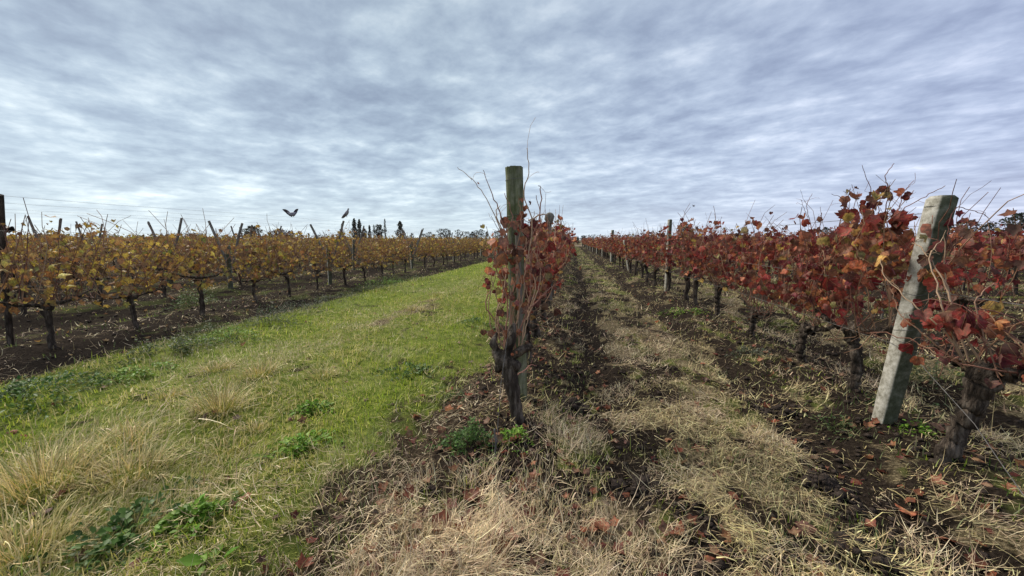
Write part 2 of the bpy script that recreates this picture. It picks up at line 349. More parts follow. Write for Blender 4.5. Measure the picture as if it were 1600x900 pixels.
# ------------------------------------------------------------------ ground
def build_ground():
    xs = np.concatenate([-np.geomspace(13, 3500, 60)[::-1], np.arange(-12.9, -5, .085), np.arange(-5, 4.6, .045), np.arange(4.6, 9, .09), np.geomspace(9.1, 3500, 55)])
    ys = np.concatenate([[-60, -25, -10, -4, -1.5, 0, .5], .8 * np.exp(np.arange(0, 5.0, .0125)), np.geomspace(125, 4000, 28)])
    X, Y = np.meshgrid(xs, ys, indexing='ij'); x = X.ravel(); y = Y.ravel()
    z = height(x, y)
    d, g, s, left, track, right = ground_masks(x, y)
    me = bpy.data.meshes.new('ground'); V = np.stack([x, y, z], -1).astype(np.float32)
    nx, ny = len(xs), len(ys); i = (np.arange(nx - 1)[:, None] * ny + np.arange(ny - 1)[None]).ravel()
    F = np.stack([i, i + ny, i + ny + 1, i + 1], -1).astype(np.int32)
    me.vertices.add(len(V)); me.vertices.foreach_set('co', V.ravel()); me.loops.add(F.size); me.loops.foreach_set('vertex_index', F.ravel())
    me.polygons.add(len(F)); me.polygons.foreach_set('loop_start', np.arange(0, F.size, 4).astype(np.int32)); me.polygons.foreach_set('use_smooth', np.ones(len(F), bool))
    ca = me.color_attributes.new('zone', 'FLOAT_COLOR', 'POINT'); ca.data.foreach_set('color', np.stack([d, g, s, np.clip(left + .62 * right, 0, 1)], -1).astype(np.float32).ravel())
    me.update(calc_edges=True)
    m, t, b = new_mat('vineyard_ground')
    a = N(t, 'ShaderNodeAttribute', attribute_name='zone'); sp = N(t, 'ShaderNodeSeparateColor'); t.links.new(a.outputs['Color'], sp.inputs[0])
    geo = N(t, 'ShaderNodeNewGeometry')
    def no(sc, det=6.0, ro=.7):
        n = N(t, 'ShaderNodeTexNoise', i_Scale=float(sc), i_Detail=det, i_Roughness=ro); t.links.new(geo.outputs['Position'], n.inputs['Vector']); return n.outputs[0]
    f1, f2, f3 = no(9), no(45), no(2.2)
    litter = ramp(t, f2, [(.32, (.018, .013, .009)), (.5, (.048, .035, .023)), (.68, (.13, .10, .063))])
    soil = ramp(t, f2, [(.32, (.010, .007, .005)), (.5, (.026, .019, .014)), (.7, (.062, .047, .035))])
    green = ramp(t, f1, [(.32, (.050, .075, .012)), (.5, (.14, .18, .032)), (.66, (.27, .28, .07))])
    straw = ramp(t, f2, [(.34, (.040, .030, .018)), (.5, (.13, .102, .058)), (.64, (.36, .29, .175))])
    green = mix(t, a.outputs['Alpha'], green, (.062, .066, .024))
    def edge(w, k):
        return ramp(t, math_node(t, 'ADD', w, math_node(t, 'MULTIPLY', math_node(t, 'SUBTRACT', k, .5), .7)), [(.35, (0, 0, 0)), (.62, (1, 1, 1))])
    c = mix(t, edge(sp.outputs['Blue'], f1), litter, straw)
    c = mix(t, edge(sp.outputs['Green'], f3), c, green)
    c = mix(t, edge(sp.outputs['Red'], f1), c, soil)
    t.links.new(c, b.inputs['Base Color']); b.inputs['Roughness'].default_value = 1.0; b.inputs['Specular IOR Level'].default_value = 0.05
    bp = N(t, 'ShaderNodeBump', i_Strength=0.9, i_Distance=0.035); t.links.new(f2, bp.inputs['Height']); t.links.new(bp.outputs[0], b.inputs['Normal'])
    me.materials.append(m); tag(link('ground', me), kind='structure')
build_ground()

# ------------------------------------------------------------------ scattering on the ground
def scatter(n, r0=1.0, r1=70.0, a0=-68, a1=56, seed=1):
    g = np.random.default_rng(seed)
    r = r0 * np.exp(g.uniform(0, 1, n) * math.log(r1 / r0)); a = R(1) * g.uniform(a0, a1, n)
    x = np.sin(a) * r; y = np.cos(a) * r; return x, y, r, g
def jit(g, base, n, amt=.25, hue=.08):
    v = g.uniform(1 - amt, 1 + amt, (n, 1)); h = 1 + g.uniform(-hue, hue, (n, 3)); return np.asarray(base)[None] * v * h if np.asarray(base).ndim == 1 else np.asarray(base) * v * h
def pick(g, pal, n, p=None):
    pal = np.asarray(pal, float); return pal[g.choice(len(pal), n, p=p)]

def build_short_grass():
    x, y, r, g = scatter(330000, seed=3)
    d, gr, st, left, track, right = ground_masks(x, y)
    keep = g.uniform(0, 1, len(x)) < np.clip(gr * 1.05, 0, 1) * (1 - .75 * np.clip(d * 1.1, 0, 1)) * (.3 + .7 * track + .35 * right)
    x, y, r, st, track = x[keep], y[keep], r[keep], st[keep], track[keep]; n = len(x)
    P = np.stack([x, y, height(x, y) - .005], -1)
    n1 = fbm(x * .8, y * .5, 61); hump = gs(x, -3.1, .6)
    dry = np.clip(.26 + .85 * st + 1.5 * (n1 - .5) + .28 * hump, 0.05, .95)
    isdry = g.uniform(0, 1, n) < dry
    lush = pick(g, [(.23, .34, .032), (.36, .45, .05), (.50, .54, .09), (.15, .22, .027)], n)
    dr = pick(g, [(.46, .43, .14), (.58, .50, .22), (.38, .35, .10), (.68, .59, .30)], n)
    pt = fbm(x * 1.7, y * 1.2, 63); C = np.where(isdry[:, None], dr, lush) * g.uniform(.7, 1.3, (n, 1)) * (.62 + .85 * pt)[:, None] * 1.08
    L = g.gamma(5, .0095, n) * (.8 + .8 * fbm(x * 2.3, y * 2.3, 71)) * (1 + .012 * r) * (.7 + .3 * track)
    w = (.0028 + .00085 * r) * g.uniform(.7, 1.3, n)
    mb = MB(); blades(mb, P, 10.0 * fbm(x * .9, y * .9, 86) + g.normal(0, .9, n), L, w, np.abs(g.normal(.5, .38, n)), g.uniform(.2, 1.3, n), C)
    tag(mb.build('grass', M_GRASS), 'short green and yellowing grass covering the track left of the middle vine row', 'grass', kind='stuff')
build_short_grass()

STRAW = [(.78, .64, .38), (.62, .49, .28), (.90, .77, .50), (.42, .30, .165), (.52, .44, .21), (.24, .165, .095)]
def build_straw():
    x, y, r, g = scatter(330000, r1=40, seed=5)
    d, gr, st, left, track, right = ground_masks(x, y)
    clump = sm(.40, .56, .6 * fbm(x * 2.4, y * 2.4, 81) + .4 * fbm(x * 7, y * 7, 82))
    dens = np.clip(right * (.16 + 1.05 * st * clump) * (1 - .62 * d) + track * st * .35 + left * (.04 + .6 * st), 0, 1)
    keep = g.uniform(0, 1, len(x)) < dens
    x, y, r, clump = x[keep], y[keep], r[keep], clump[keep]; n = len(x)
    P = np.stack([x, y, height(x, y) + g.uniform(-.004, .05, n) * (.25 + clump)], -1)
    L = g.gamma(2.4, .032, n) * (1 + .02 * r); w = (.0013 + .0006 * r) * np.exp(g.normal(0, .4, n))
    lean = np.clip(g.normal(1.42, .24, n), .4, 1.8)
    mb = MB(); blades(mb, P, 12.0 * fbm(x * 1.1, y * 1.1, 85) + g.normal(0, .8, n), L, w, lean, g.normal(0, 1.5, n), jit(g, pick(g, STRAW, n, [.22, .20, .14, .17, .09, .18]), n, .35) * (.42 + 1.15 * fbm(x * 2.6, y * 2.4, 83))[:, None] * np.where((fbm(x * 1.1, y * .7, 84) + .10 * sm(4, 14, y) > .55)[:, None], [[.90, .95, .74]], [[1, 1, 1]]), seg=3, tip=.35)
    # upright, bleached stalks in the near middle of the picture
    n = 5200; x = g.normal(-.48, .42, n); y = g.uniform(.95, 2.05, n) + .12 * g.normal(0, 1, n); 
    k = (x > -1.25) & (x < .6) & (fbm(x * 6, y * 6, 91) > .50); x, y = x[k], y[k]; n = len(x)
    P = np.stack([x, y, height(x, y) - .005], -1)
    blades(mb, P, g.uniform(0, 6.28, n), g.gamma(6, .018, n), .003 * g.uniform(.6, 1.4, n), np.abs(g.normal(.5, .35, n)), g.normal(.3, .8, n), jit(g, pick(g, STRAW, n, [.3, .26, .2, .1, .08, .06]), n), seg=3, tip=.5)
    tag(mb.build('straw_litter', M_STRAW), 'bleached dry straw and stalks lying over the soil between the red vine rows', 'straw', kind='stuff')
build_straw()

def build_sprigs():
    """thin green seedlings in the dug soil to the right"""
    g = np.random.default_rng(9); mb = MB()
    x, y, r, g = scatter(42000, r1=25, seed=11)
    d, gr, st, left, track, right = ground_masks(x, y)
    cl = sm(.55, .68, fbm(x * 1.6 + 5, y * 1.6, 95))
    near = 1.5 * gs(x, 1.05, .33) * gs(y, 2.2, .6) * sm(.42, .55, fbm(x * 5, y * 5, 96)) + .8 * gs(x, 1.45, .3) * gs(y, 1.75, .4) * sm(.42, .55, fbm(x * 5, y * 5, 97)) + .6 * gs(x, .05, .2) * gs(y, 2.9, .3) + .7 * gs(x, 2.1, .25) * gs(y, 3.0, .8)
    k = g.uniform(0, 1, len(x)) < np.clip(right * (cl * .35 + near) + left * (cl * .9 + .12), 0, 1); x, y, r = x[k], y[k], r[k]; n = len(x)
    P = np.stack([x, y, height(x, y) - .005], -1)
    blades(mb, P, g.uniform(0, 6.28, n), g.gamma(5, .012, n), (.003 + .0009 * r), np.abs(g.normal(.35, .25, n)), g.uniform(0, 1, n), jit(g, pick(g, [(.07, .15, .025), (.11, .19, .04), (.16, .20, .06)], n), n))
    tag(mb.build('seedling_grass', M_GRASS), 'fresh green grass seedlings coming up through dark soil between the vine rows', 'grass', kind='stuff')
build_sprigs()

def build_clods():
    g = np.random.default_rng(13)
    x, y, r, g = scatter(20000, r1=22, seed=13)
    d, gr, st, left, track, right = ground_masks(x, y)
    k = g.uniform(0, 1, len(x)) < np.clip(d * 1.2 - .25, 0, 1) * np.clip(right + left, 0, 1); x, y, r = x[k], y[k], r[k]; n = len(x)
    T = np.array([[1, 0, 0], [.3, .95, 0], [-.8, .6, 0], [-.8, -.6, 0], [.3, -.95, 0], [.1, .1, .8], [0, 0, -.6]]) 
    F = np.array([[i, (i + 1) % 5, 5] for i in range(5)] + [[(i + 1) % 5, i, 6] for i in range(5)])
    mb = MB(); S = np.minimum(g.gamma(1.8, .0062, n), .026) * (1 + .05 * r)
    P = np.stack([x, y, height(x, y) + S * .25], -1)
    spray(mb, T * np.array([1, 1, .8]), F, np.ones(7), P, rotm(g.uniform(0, 6.28, n), g.normal(0, .4, n), g.normal(0, .4, n)), S, np.ones((n, 3)))
    # a few heaps of turned earth
    for hx, hy, hr in ((.04, 3.16, .16), (1.35, 1.75, .22), (1.45, 2.3, .18), (.42, 2.2, .12), (1.75, 3.4, .2), (.1, 1.15, .1)):
        m = 260; rr = np.abs(g.normal(0, hr * .6, m)); aa = g.uniform(0, 6.28, m); px = hx + rr * np.cos(aa); py = hy + rr * np.sin(aa) * .8
        P = np.stack([px, py, height(px, py) + .05 * np.exp(-(rr / (hr * .7)) ** 2) * g.uniform(.2, 1, m)], -1)
        spray(mb, T, F, np.ones(7), P, rotm(g.uniform(0, 6.28, m), g.normal(0, .5, m), g.normal(0, .5, m)), g.gamma(3, .005, m), np.ones((m, 3)))
    tag(mb.build('soil_clods', M_CLOD, smooth=False), 'dark crumbled soil clods in the wheel ruts between the vine rows', 'soil', kind='stuff')
build_clods()

# ------------------------------------------------------------------ leaves
half = [(.0, .06), (.13, -.06), (.33, -.08), (.48, .08), (.49, .26), (.60, .40), (.57, .58), (.43, .70), (.33, .68), (.27, .84), (.12, .93)]
out = half + [(0.0, 1.06)] + [(-a, b_) for a, b_ in half[:0:-1]]
def leaf_template(level, fold, cup, twist, seed):
    g = np.random.default_rng(seed)
    o = np.array(out)
    if level == 1: o = np.array([(0, .02), (.36, -.09), (.40, .27), (.59, .50), (.27, .62), (0, 1.06), (-.27, .62), (-.59, .50), (-.40, .27), (-.36, -.09)])
    if level == 2: o = np.array([(0, 0), (.5, .25), (.35, .75), (-.1, 1.0), (-.52, .45)])
    if level == 0: o = o * (1 + g.uniform(-.11, .07, o.shape))
    c = np.array([[0, .36]]); p = np.vstack([c, o]); n = len(o)
    x, y = p[:, 0], p[:, 1]
    r2 = x ** 2 + (y - .36) ** 2
    z = fold * np.abs(x) + cup * r2 * .9 + twist * x * (y - .4) + (g.uniform(-.05, .05, len(p)) if level < 2 else 0)
    T = np.stack([x, y - 0.0, z], -1)
    F = np.array([[0, 1 + i, 1 + (i + 1) % n] for i in range(n)])
    W = np.ones((len(p), 3)); W[1:] = (.86, .70, .68); W[0] = (1.12, 1.25, 1.15)
    return T, F, W
TEMPL = [leaf_template(0, *v) for v in ((.45, .6, .4, 1), (-.55, -.9, .5, 2), (1.1, .5, -.5, 3), (-.3, -1.4, .3, 4), (.2, .5, 1.0, 5), (-1.3, -.6, .6, 6), (.9, 1.7, -.4, 7), (.1, .6, -.9, 8))]
TEMPL1 = [leaf_template(1, .3, .3, .2, 9), leaf_template(1, -.4, -.5, .2, 10), leaf_template(1, .6, .6, -.4, 11)]
TEMPL2 = [leaf_template(2, .2, .3, .3, 12), leaf_template(2, -.4, -.3, -.2, 13)]
LEAF_MESH = []
for k, (T, F, W) in enumerate(TEMPL):
    m = MB(); m.add(T, F, W)
    g = np.random.default_rng(k)   # short stalk
    m.tube([(0, -.55, -.12 + .1 * k % .2), (0, -.25, -.04), (0, .03, 0)], .018, 3, (.9, .6, .5))
    LEAF_MESH.append(m.mesh('vine_leaf_%s' % 'abcdefgh'[k], M_LEAF_OBJ))
RED = [(.27, .032, .034), (.16, .022, .032), (.36, .060, .045), (.46, .145, .075), (.29, .11, .065), (.56, .23, .10), (.60, .42, .12), (.21, .085, .06), (.11, .042, .034), (.28, .25, .09)]
RED_P = [.19, .16, .13, .12, .10, .09, .05, .08, .05, .03]
ORANGE_P = [.12, .07, .13, .17, .13, .13, .07, .10, .05, .03]
YEL = [(.58, .42, .08), (.74, .57, .12), (.48, .33, .08), (.37, .23, .08), (.40, .20, .07), (.34, .29, .06), (.26, .26, .07), (.26, .15, .07), (.15, .09, .045)]
YEL_P = [.16, .09, .16, .16, .11, .10, .07, .09, .06]

def curve_path(p0, p1, bend, n, g, wob=.02):
    t = np.linspace(0, 1, n)[:, None]; p0 = np.asarray(p0, float); p1 = np.asarray(p1, float)
    p = p0 + (p1 - p0) * t + np.asarray(bend)[None] * (4 * t * (1 - t)); w = g.normal(0, wob, (n, 3)); w[0] = 0
    return p + w
class VineShape:
    """trunk, canes and leaf positions of one grapevine, in its own space (row along Y)"""
    def __init__(s, kind, seed, detail=2, trunk_h=None, tr=None, sparse=1.0, nleaf=None, halflen=.62, pal=None, lean=(0, 0), topz=None, tone=None, lsize=1.0):
        g = s.g = np.random.default_rng(seed); s.kind = kind
        s.trunk = MB(); s.canes = MB(); red = kind == 'red'
        th = trunk_h or (g.uniform(.50, .62) if red else g.uniform(.52, .66))
        sd = {2: 20, 1: 8, 0: 4}[detail]; nn = {2: 26, 1: 8, 0: 4}[detail]
        top = np.array([lean[0] + g.uniform(-.05, .05), lean[1] + g.uniform(-.10, .10), th])
        r0 = tr or (g.uniform(.036, .052) if red else g.uniform(.024, .036))
        P = curve_path((0, 0, -.06), top, (g.uniform(-.05, .05), g.uniform(-.05, .05), 0), nn, g, .009)
        rr = r0 * (1 + .35 * np.exp(-np.linspace(0, 6, nn)) + .6 * np.linspace(0, 1, nn) ** 5) * (1 + .08 * g.normal(0, 1, nn))
        s.trunk.tube(P, rr, sd, lump=.17 if detail == 2 else .16, seed=seed)
        # knobbly head and the two arms along the wire
        for q in range(3 if detail else 1):
            c = top + g.normal(0, .022, 3) - (0, 0, .02); s.trunk.tube([c - (.0, .05, .02), c, c + (0, .05, .025)], [r0 * .6, r0 * 1.2, r0 * .5], max(5, sd - 3), lump=.2, seed=seed + q)
        arms = []
        for sg in (-1, 1):
            a = curve_path(top, top + (g.uniform(-.05, .05), sg * halflen * .8, g.uniform(.04, .14)), (0, 0, -.03), nn, g, .012); arms.append(a)
            s.trunk.tube(a, np.linspace(r0 * .75, r0 * .35, nn), max(4, sd - 3), lump=.18, seed=seed + 5 + sg)
        # canes
        thin = g.uniform(.58, 1.05) if detail < 2 else 1; s.LP = []; nc = int((18 if detail else 7) * (1 if red else 1.1)); m = {2: 9, 1: 6, 0: 4}[detail]
        topz = (topz or 1.70 if red else 1.62) + g.uniform(-.09, .09)
        nc = int(nc * 1.25)
        for c in range(nc):
            a = arms[c % 2]; b0 = a[g.integers(0, len(a))]
            if red:
                e = np.array([b0[0] + g.normal(0, .17), b0[1] + g.normal(0, .22), g.uniform(topz - .38, topz + .06)])
                bend = (g.normal(0, .10), g.normal(0, .09), 0)
            else:
                sx = g.choice([-1, 1]); e = np.array([sx * abs(g.normal(.38, .15)), b0[1] + g.normal(0, .30), g.uniform(topz - .35, topz + .05)]); bend = (g.normal(0, .08), g.normal(0, .06), g.uniform(0, .08))
            long = c % (4 if red else 3) == 0
            if long: e[2] += g.uniform(.06, .34); e[:2] += g.normal(0, .16, 2)
            if long and g.uniform() < .4: e[1] += g.choice([-1, 1]) * .35; bend = (bend[0], bend[1], .16)
            p = curve_path(b0, e, bend, m, g, .012)
            col = np.array(pick(g, [(.20, .10, .07), (.27, .16, .10), (.16, .075, .06), (.33, .22, .14)], 1)[0])
            s.canes.tube(p, np.linspace(.0055, (.0026 if not long else .0018) if detail == 2 else .0038, m), 4 if detail == 2 else 3, col, cap=False)
            f = g.uniform(.12, 1, {2: 30, 1: 22, 0: 12}[detail] if not long else 14) 
            if long: f = f * .8
            ii = f * (m - 1); i0 = np.minimum(ii.astype(int), m - 2); q = p[i0] + (p[i0 + 1] - p[i0]) * (ii - i0)[:, None]
            s.LP.append(q)
            if g.uniform() < (.45 if red else .7):   # hanging side shoot
                e2 = q[0] + (g.normal(0, .22), g.normal(0, .2), -g.uniform(.1, .5)); e2[2] = max(e2[2], .42)
                p2 = curve_path(q[0], e2, (0, 0, .05), 4, g, .01); s.canes.tube(p2, np.linspace(.003, .0015, 4), 3, col, cap=False); s.LP.append(p2[1:] if detail < 2 else np.repeat(p2[1:], 2, 0))
            if detail and c % 2 == 0:   # bare twigs in the shade below the leaves
                b2 = a[g.integers(0, len(a))]; e2 = b2 + (g.normal(0, .22), g.normal(0, .22), g.uniform(-.16, .34)); s.canes.tube(curve_path(b2, e2, g.normal(0, .05, 3), 5, g, .012), np.linspace(.0045, .002, 5), 3, col * .8, cap=False)
            if detail == 2 and g.uniform() < .6:  # tendrils
                e2 = q[-1] + g.normal(0, .12, 3) + (0, 0, .05); s.canes.tube(curve_path(q[-1], e2, g.normal(0, .03, 3), 5, g, .008), .0012, 3, col, cap=False)
        LP = np.concatenate(s.LP)
        k = nleaf or {2: 270, 1: 230, 0: 90}[detail]; k = int(k * sparse * thin * (1 if red else .88))
        if len(LP) < k: LP = np.vstack([LP, LP[g.integers(0, len(LP), k - len(LP))]])
        LP = LP[g.permutation(len(LP))[:k]]
        off = g.normal(0, 1, (k, 3)) * (.055, .06, .05); LP = LP + off
        if not red: q = g.uniform(0, 1, k) < .26; LP[q, 2] = g.uniform(.50, .95, q.sum()); LP[q, 1] *= 1.15
        LP[:, 2] = np.where(LP[:, 2] < (.62 if red else .48), LP[:, 2] + .22, LP[:, 2])
        s.P = LP; s.yaw = g.uniform(0, 6.28, k); s.pitch = g.normal(-1.0, .5, k); s.roll = g.normal(0, .5, k)
        s.S = np.clip(g.normal(.072 if red else .070, .026, k) * lsize, .026, .115 * lsize if detail == 2 else .12) * (1.0 if detail == 2 else (1.08 if detail == 1 else 1.6))
        if pal is None:
            tone = g.uniform() ** 1.3 if tone is None else tone; w = np.array(RED_P) * (1 - tone * .8) + np.array(ORANGE_P) * tone * .8 if red else np.array(YEL_P); w = w / w.sum()
            if not red: w = np.array(YEL_P) * g.uniform(.6, 1.4, len(YEL)); w /= w.sum()
        else: w = pal
        # leaves low in the row are redder and darker in age; upper ones more faded
        s.C = jit(g, pick(g, RED if red else YEL, k, w), k, .25, .06)
    def leaves_mesh(s, name, level):
        mb = MB(); tt = TEMPL if level == 0 else (TEMPL1 if level == 1 else TEMPL2); g = s.g; which = g.integers(0, len(tt), len(s.P)); M = rotm(s.yaw, s.pitch, s.roll)
        for i, (T, F, W) in enumerate(tt):
            q = which == i; spray(mb, T, F, W, s.P[q], M[q], s.S[q], s.C[q])
        return mb.mesh(name, M_LEAF)

from mathutils import Matrix
def leaf_objects(parent, P, yaw, pitch, roll, S, C, g, name='leaf'):
    for i in range(len(P)):
        o = bpy.data.objects.new(name, LEAF_MESH[int(g.integers(0, len(LEAF_MESH)))]); COL.objects.link(o); o.parent = parent
        m = rotm(np.array([yaw[i]]), np.array([pitch[i]]), np.array([roll[i]]))[0]
        o.matrix_local = Matrix.Translation(Vector(P[i])) @ (Matrix(m.tolist()).to_4x4() @ Matrix.Scale(float(S[i]), 4))
        o.color = (*[float(v) for v in C[i]], 1)
def hz(x, y): return float(height(np.array([x]), np.array([y]))[0])
def near_vine(kind, x, y, seed, label, group, **kw):
    e = bpy.data.objects.new('grapevine', None); COL.objects.link(e); e.location = (x, y, hz(x, y)); tag(e, label, 'grapevine', group)
    s = VineShape(kind, seed, 2, **kw)
    s.trunk.build('trunk', M_BARK, e, smooth=True); tag(s.canes.build('canes', M_CANE, e, smooth=True), kind='stuff')
    leaf_objects(e, s.P, s.yaw, s.pitch, s.roll, s.S, s.C, s.g)
    return e
G_R, G_C, G_L = 'red grapevines of the right-hand row', 'red grapevines of the middle row', 'yellow grapevines of the first row beyond the grass'

# --- right row, the near vines one by one
foremost_right = near_vine('red', 2.25, 2.60, 101, 'thick dark-trunked red vine in front of the leaning concrete post at the right', G_R, trunk_h=.60, sparse=.8, halflen=.42, lean=(.10, -.02), tr=.045, topz=1.05, nleaf=70, tone=.1, lsize=.72)
second_right = near_vine('red', 2.50, 3.75, 102, 'tall red and orange vine just behind the leaning concrete post', G_R, trunk_h=.55, sparse=.98, topz=1.66, tone=.25, tr=.036, lsize=.85)
near_vine('red', 2.62, 4.68, 103, 'red vine with a forked gnarled trunk, second behind the leaning concrete post', G_R, trunk_h=.42, sparse=1.05, topz=1.62, tone=.05, tr=.036, lsize=.88)
near_vine('red', 2.55, 5.80, 104, 'dark crimson vine with a short mossy stump-like trunk, third behind the leaning concrete post', G_R, trunk_h=.38, sparse=.9, tone=.0, tr=.034, lsize=.9)
near_vine('red', 2.52, 7.05, 105, 'red vine on a straight dark trunk, fourth behind the leaning concrete post', G_R, trunk_h=.55, sparse=.9, lsize=.95)
def extra(e, shoots, clusters, seed):
    g = np.random.default_rng(seed); org = np.array(e.location); mb = MB()
    for pts, col, rad in shoots:
        K = np.array([at(px, py, Y) for px, py, Y in pts]) - org; m = 6 * len(K); tt = np.linspace(0, len(K) - 1, m); P = np.stack([np.interp(tt, range(len(K)), K[:, j]) for j in range(3)], -1)
        P[1:-1] = (P[:-2] + P[1:-1] * 2 + P[2:]) / 4 + g.normal(0, .003, (m - 2, 3)); mb.tube(P, np.linspace(rad, rad * .4, m), 5, col, lump=.1, seed=seed)
        for q in range(2): b0 = P[g.integers(3, m - 1)]; mb.tube(curve_path(b0, b0 + g.normal(0, .07, 3) + (0, 0, .03), g.normal(0, .02, 3), 5, g, .004), .0013, 3, col, cap=False)
    tag(mb.build('shoots', M_CANE, e, smooth=True), kind='stuff')
    for px, py, Y, sp, k, pal, sz in clusters:
        k = max(2, int(k * .7)); sz *= .85
        c = at(px, py, Y) - org; P_ = c + g.normal(0, sp, (k, 3)) * (1, .7, .8); w = np.array(pal, float); leaf_objects(e, P_, g.uniform(0, 6.28, k), g.normal(-1.0, .5, k), g.normal(0, .5, k), np.clip(g.normal(sz, .02, k), .04, .12), jit(g, pick(g, RED, k, w / w.sum()), k), g)
TAN = (.34, .24, .16); PUR = (.22, .10, .08); DRK = [.2, .35, .1, 0, .05, 0, 0, .15, .1, .05]; BRI = [.3, .1, .4, .1, .05, .05, 0, 0, 0, 0]; ORA = [.05, .05, .1, .2, .15, .2, .1, .1, 0, .05]; YEM = [.02, .02, .05, .1, .2, .1, .3, .1, .02, .15]
extra(foremost_right, [([(1545, 590, 2.55), (1500, 510, 2.6), (1470, 430, 2.75), (1440, 385, 2.9), (1425, 380, 3.0)], TAN, .006), ([(1530, 600, 2.6), (1480, 520, 2.55), (1420, 470, 2.7), (1380, 430, 2.9), (1376, 405, 3.0)], TAN, .005), ([(1510, 580, 2.6), (1472, 480, 2.6), (1450, 400, 2.8), (1474, 370, 2.9)], TAN, .006),
    ([(1520, 590, 2.6), (1492, 500, 2.7), (1475, 430, 2.8), (1478, 360, 2.8)], TAN, .006), ([(1505, 575, 2.6), (1440, 520, 2.7), (1405, 490, 2.8), (1390, 450, 2.9)], (.28, .17, .11), .005), ([(1560, 590, 2.4), (1520, 470, 2.5), (1555, 440, 2.6), (1600, 470, 2.6)], (.26, .16, .11), .004)],
    [(1500, 485, 2.5, .045, 9, BRI, .085), (1475, 500, 2.6, .05, 10, BRI, .075), (1525, 500, 2.55, .06, 7, DRK, .08), (1425, 500, 2.75, .025, 5, ORA, .075), (1452, 470, 2.8, .04, 8, DRK, .07), (1448, 425, 2.95, .04, 8, ORA, .075), (1382, 390, 3.1, .05, 12, YEM, .085), (1466, 425, 2.85, .05, 9, DRK, .07), (1490, 440, 2.8, .06, 8, ORA, .07)], 71)
extra(second_right, [([(1385, 400, 3.5), (1380, 340, 3.5), (1390, 300, 3.5), (1382, 275, 3.5), (1397, 255, 3.5)], PUR, .005), ([(1360, 400, 3.5), (1375, 330, 3.55), (1362, 300, 3.55), (1347, 258, 3.5)], PUR, .004), ([(1400, 400, 3.4), (1403, 330, 3.4), (1411, 300, 3.4), (1428, 282, 3.4)], PUR, .004), ([(1395, 380, 3.3), (1385, 345, 3.3), (1430, 315, 3.2), (1477, 290, 3.1)], PUR, .0045),
    ([(1330, 380, 3.9), (1330, 340, 3.9), (1318, 310, 3.9), (1299, 303, 3.9)], PUR, .004), ([(1335, 370, 3.8), (1328, 330, 3.8), (1326, 308, 3.8)], PUR, .003), ([(1490, 400, 3.0), (1480, 350, 3.0), (1495, 322, 3.0), (1540, 335, 3.0), (1552, 352, 3.0)], PUR, .0035), ([(1272, 370, 4.6), (1262, 335, 4.6), (1260, 320, 4.6), (1269, 302, 4.6)], PUR, .004), ([(1262, 340, 4.6), (1255, 322, 4.6), (1251, 312, 4.6)], PUR, .003)],
    [(1380, 300, 3.5, .07, 9, DRK, .055), (1388, 330, 3.5, .08, 18, DRK, .065), (1360, 345, 3.5, .09, 22, ORA, .075), (1400, 345, 3.4, .06, 12, DRK, .07), (1340, 330, 3.7, .03, 3, BRI, .07), (1358, 310, 3.5, .03, 3, DRK, .07), (1386, 290, 3.5, .03, 4, DRK, .06), (1502, 342, 3.0, .02, 3, DRK, .07), (1375, 375, 3.4, .12, 30, ORA, .085), (1330, 390, 3.6, .12, 26, YEM, .085), (1320, 440, 3.6, .12, 24, BRI, .085), (1390, 420, 3.3, .07, 12, YEM, .08)], 72)
# --- middle row
near_vine('red', -.47, 4.15, 111, 'red vine right behind the mossy wooden post of the middle row', G_C, trunk_h=.5, halflen=.45, sparse=.75, topz=1.42, tone=.2, lsize=.78)
near_vine('red', -.45, 5.35, 112, 'red vine of the middle row, second behind the mossy wooden post', G_C, trunk_h=.5, lsize=.85)
near_vine('red', -.45, 6.55, 113, 'red vine of the middle row, third behind the mossy wooden post', G_C, trunk_h=.5, lsize=.85)

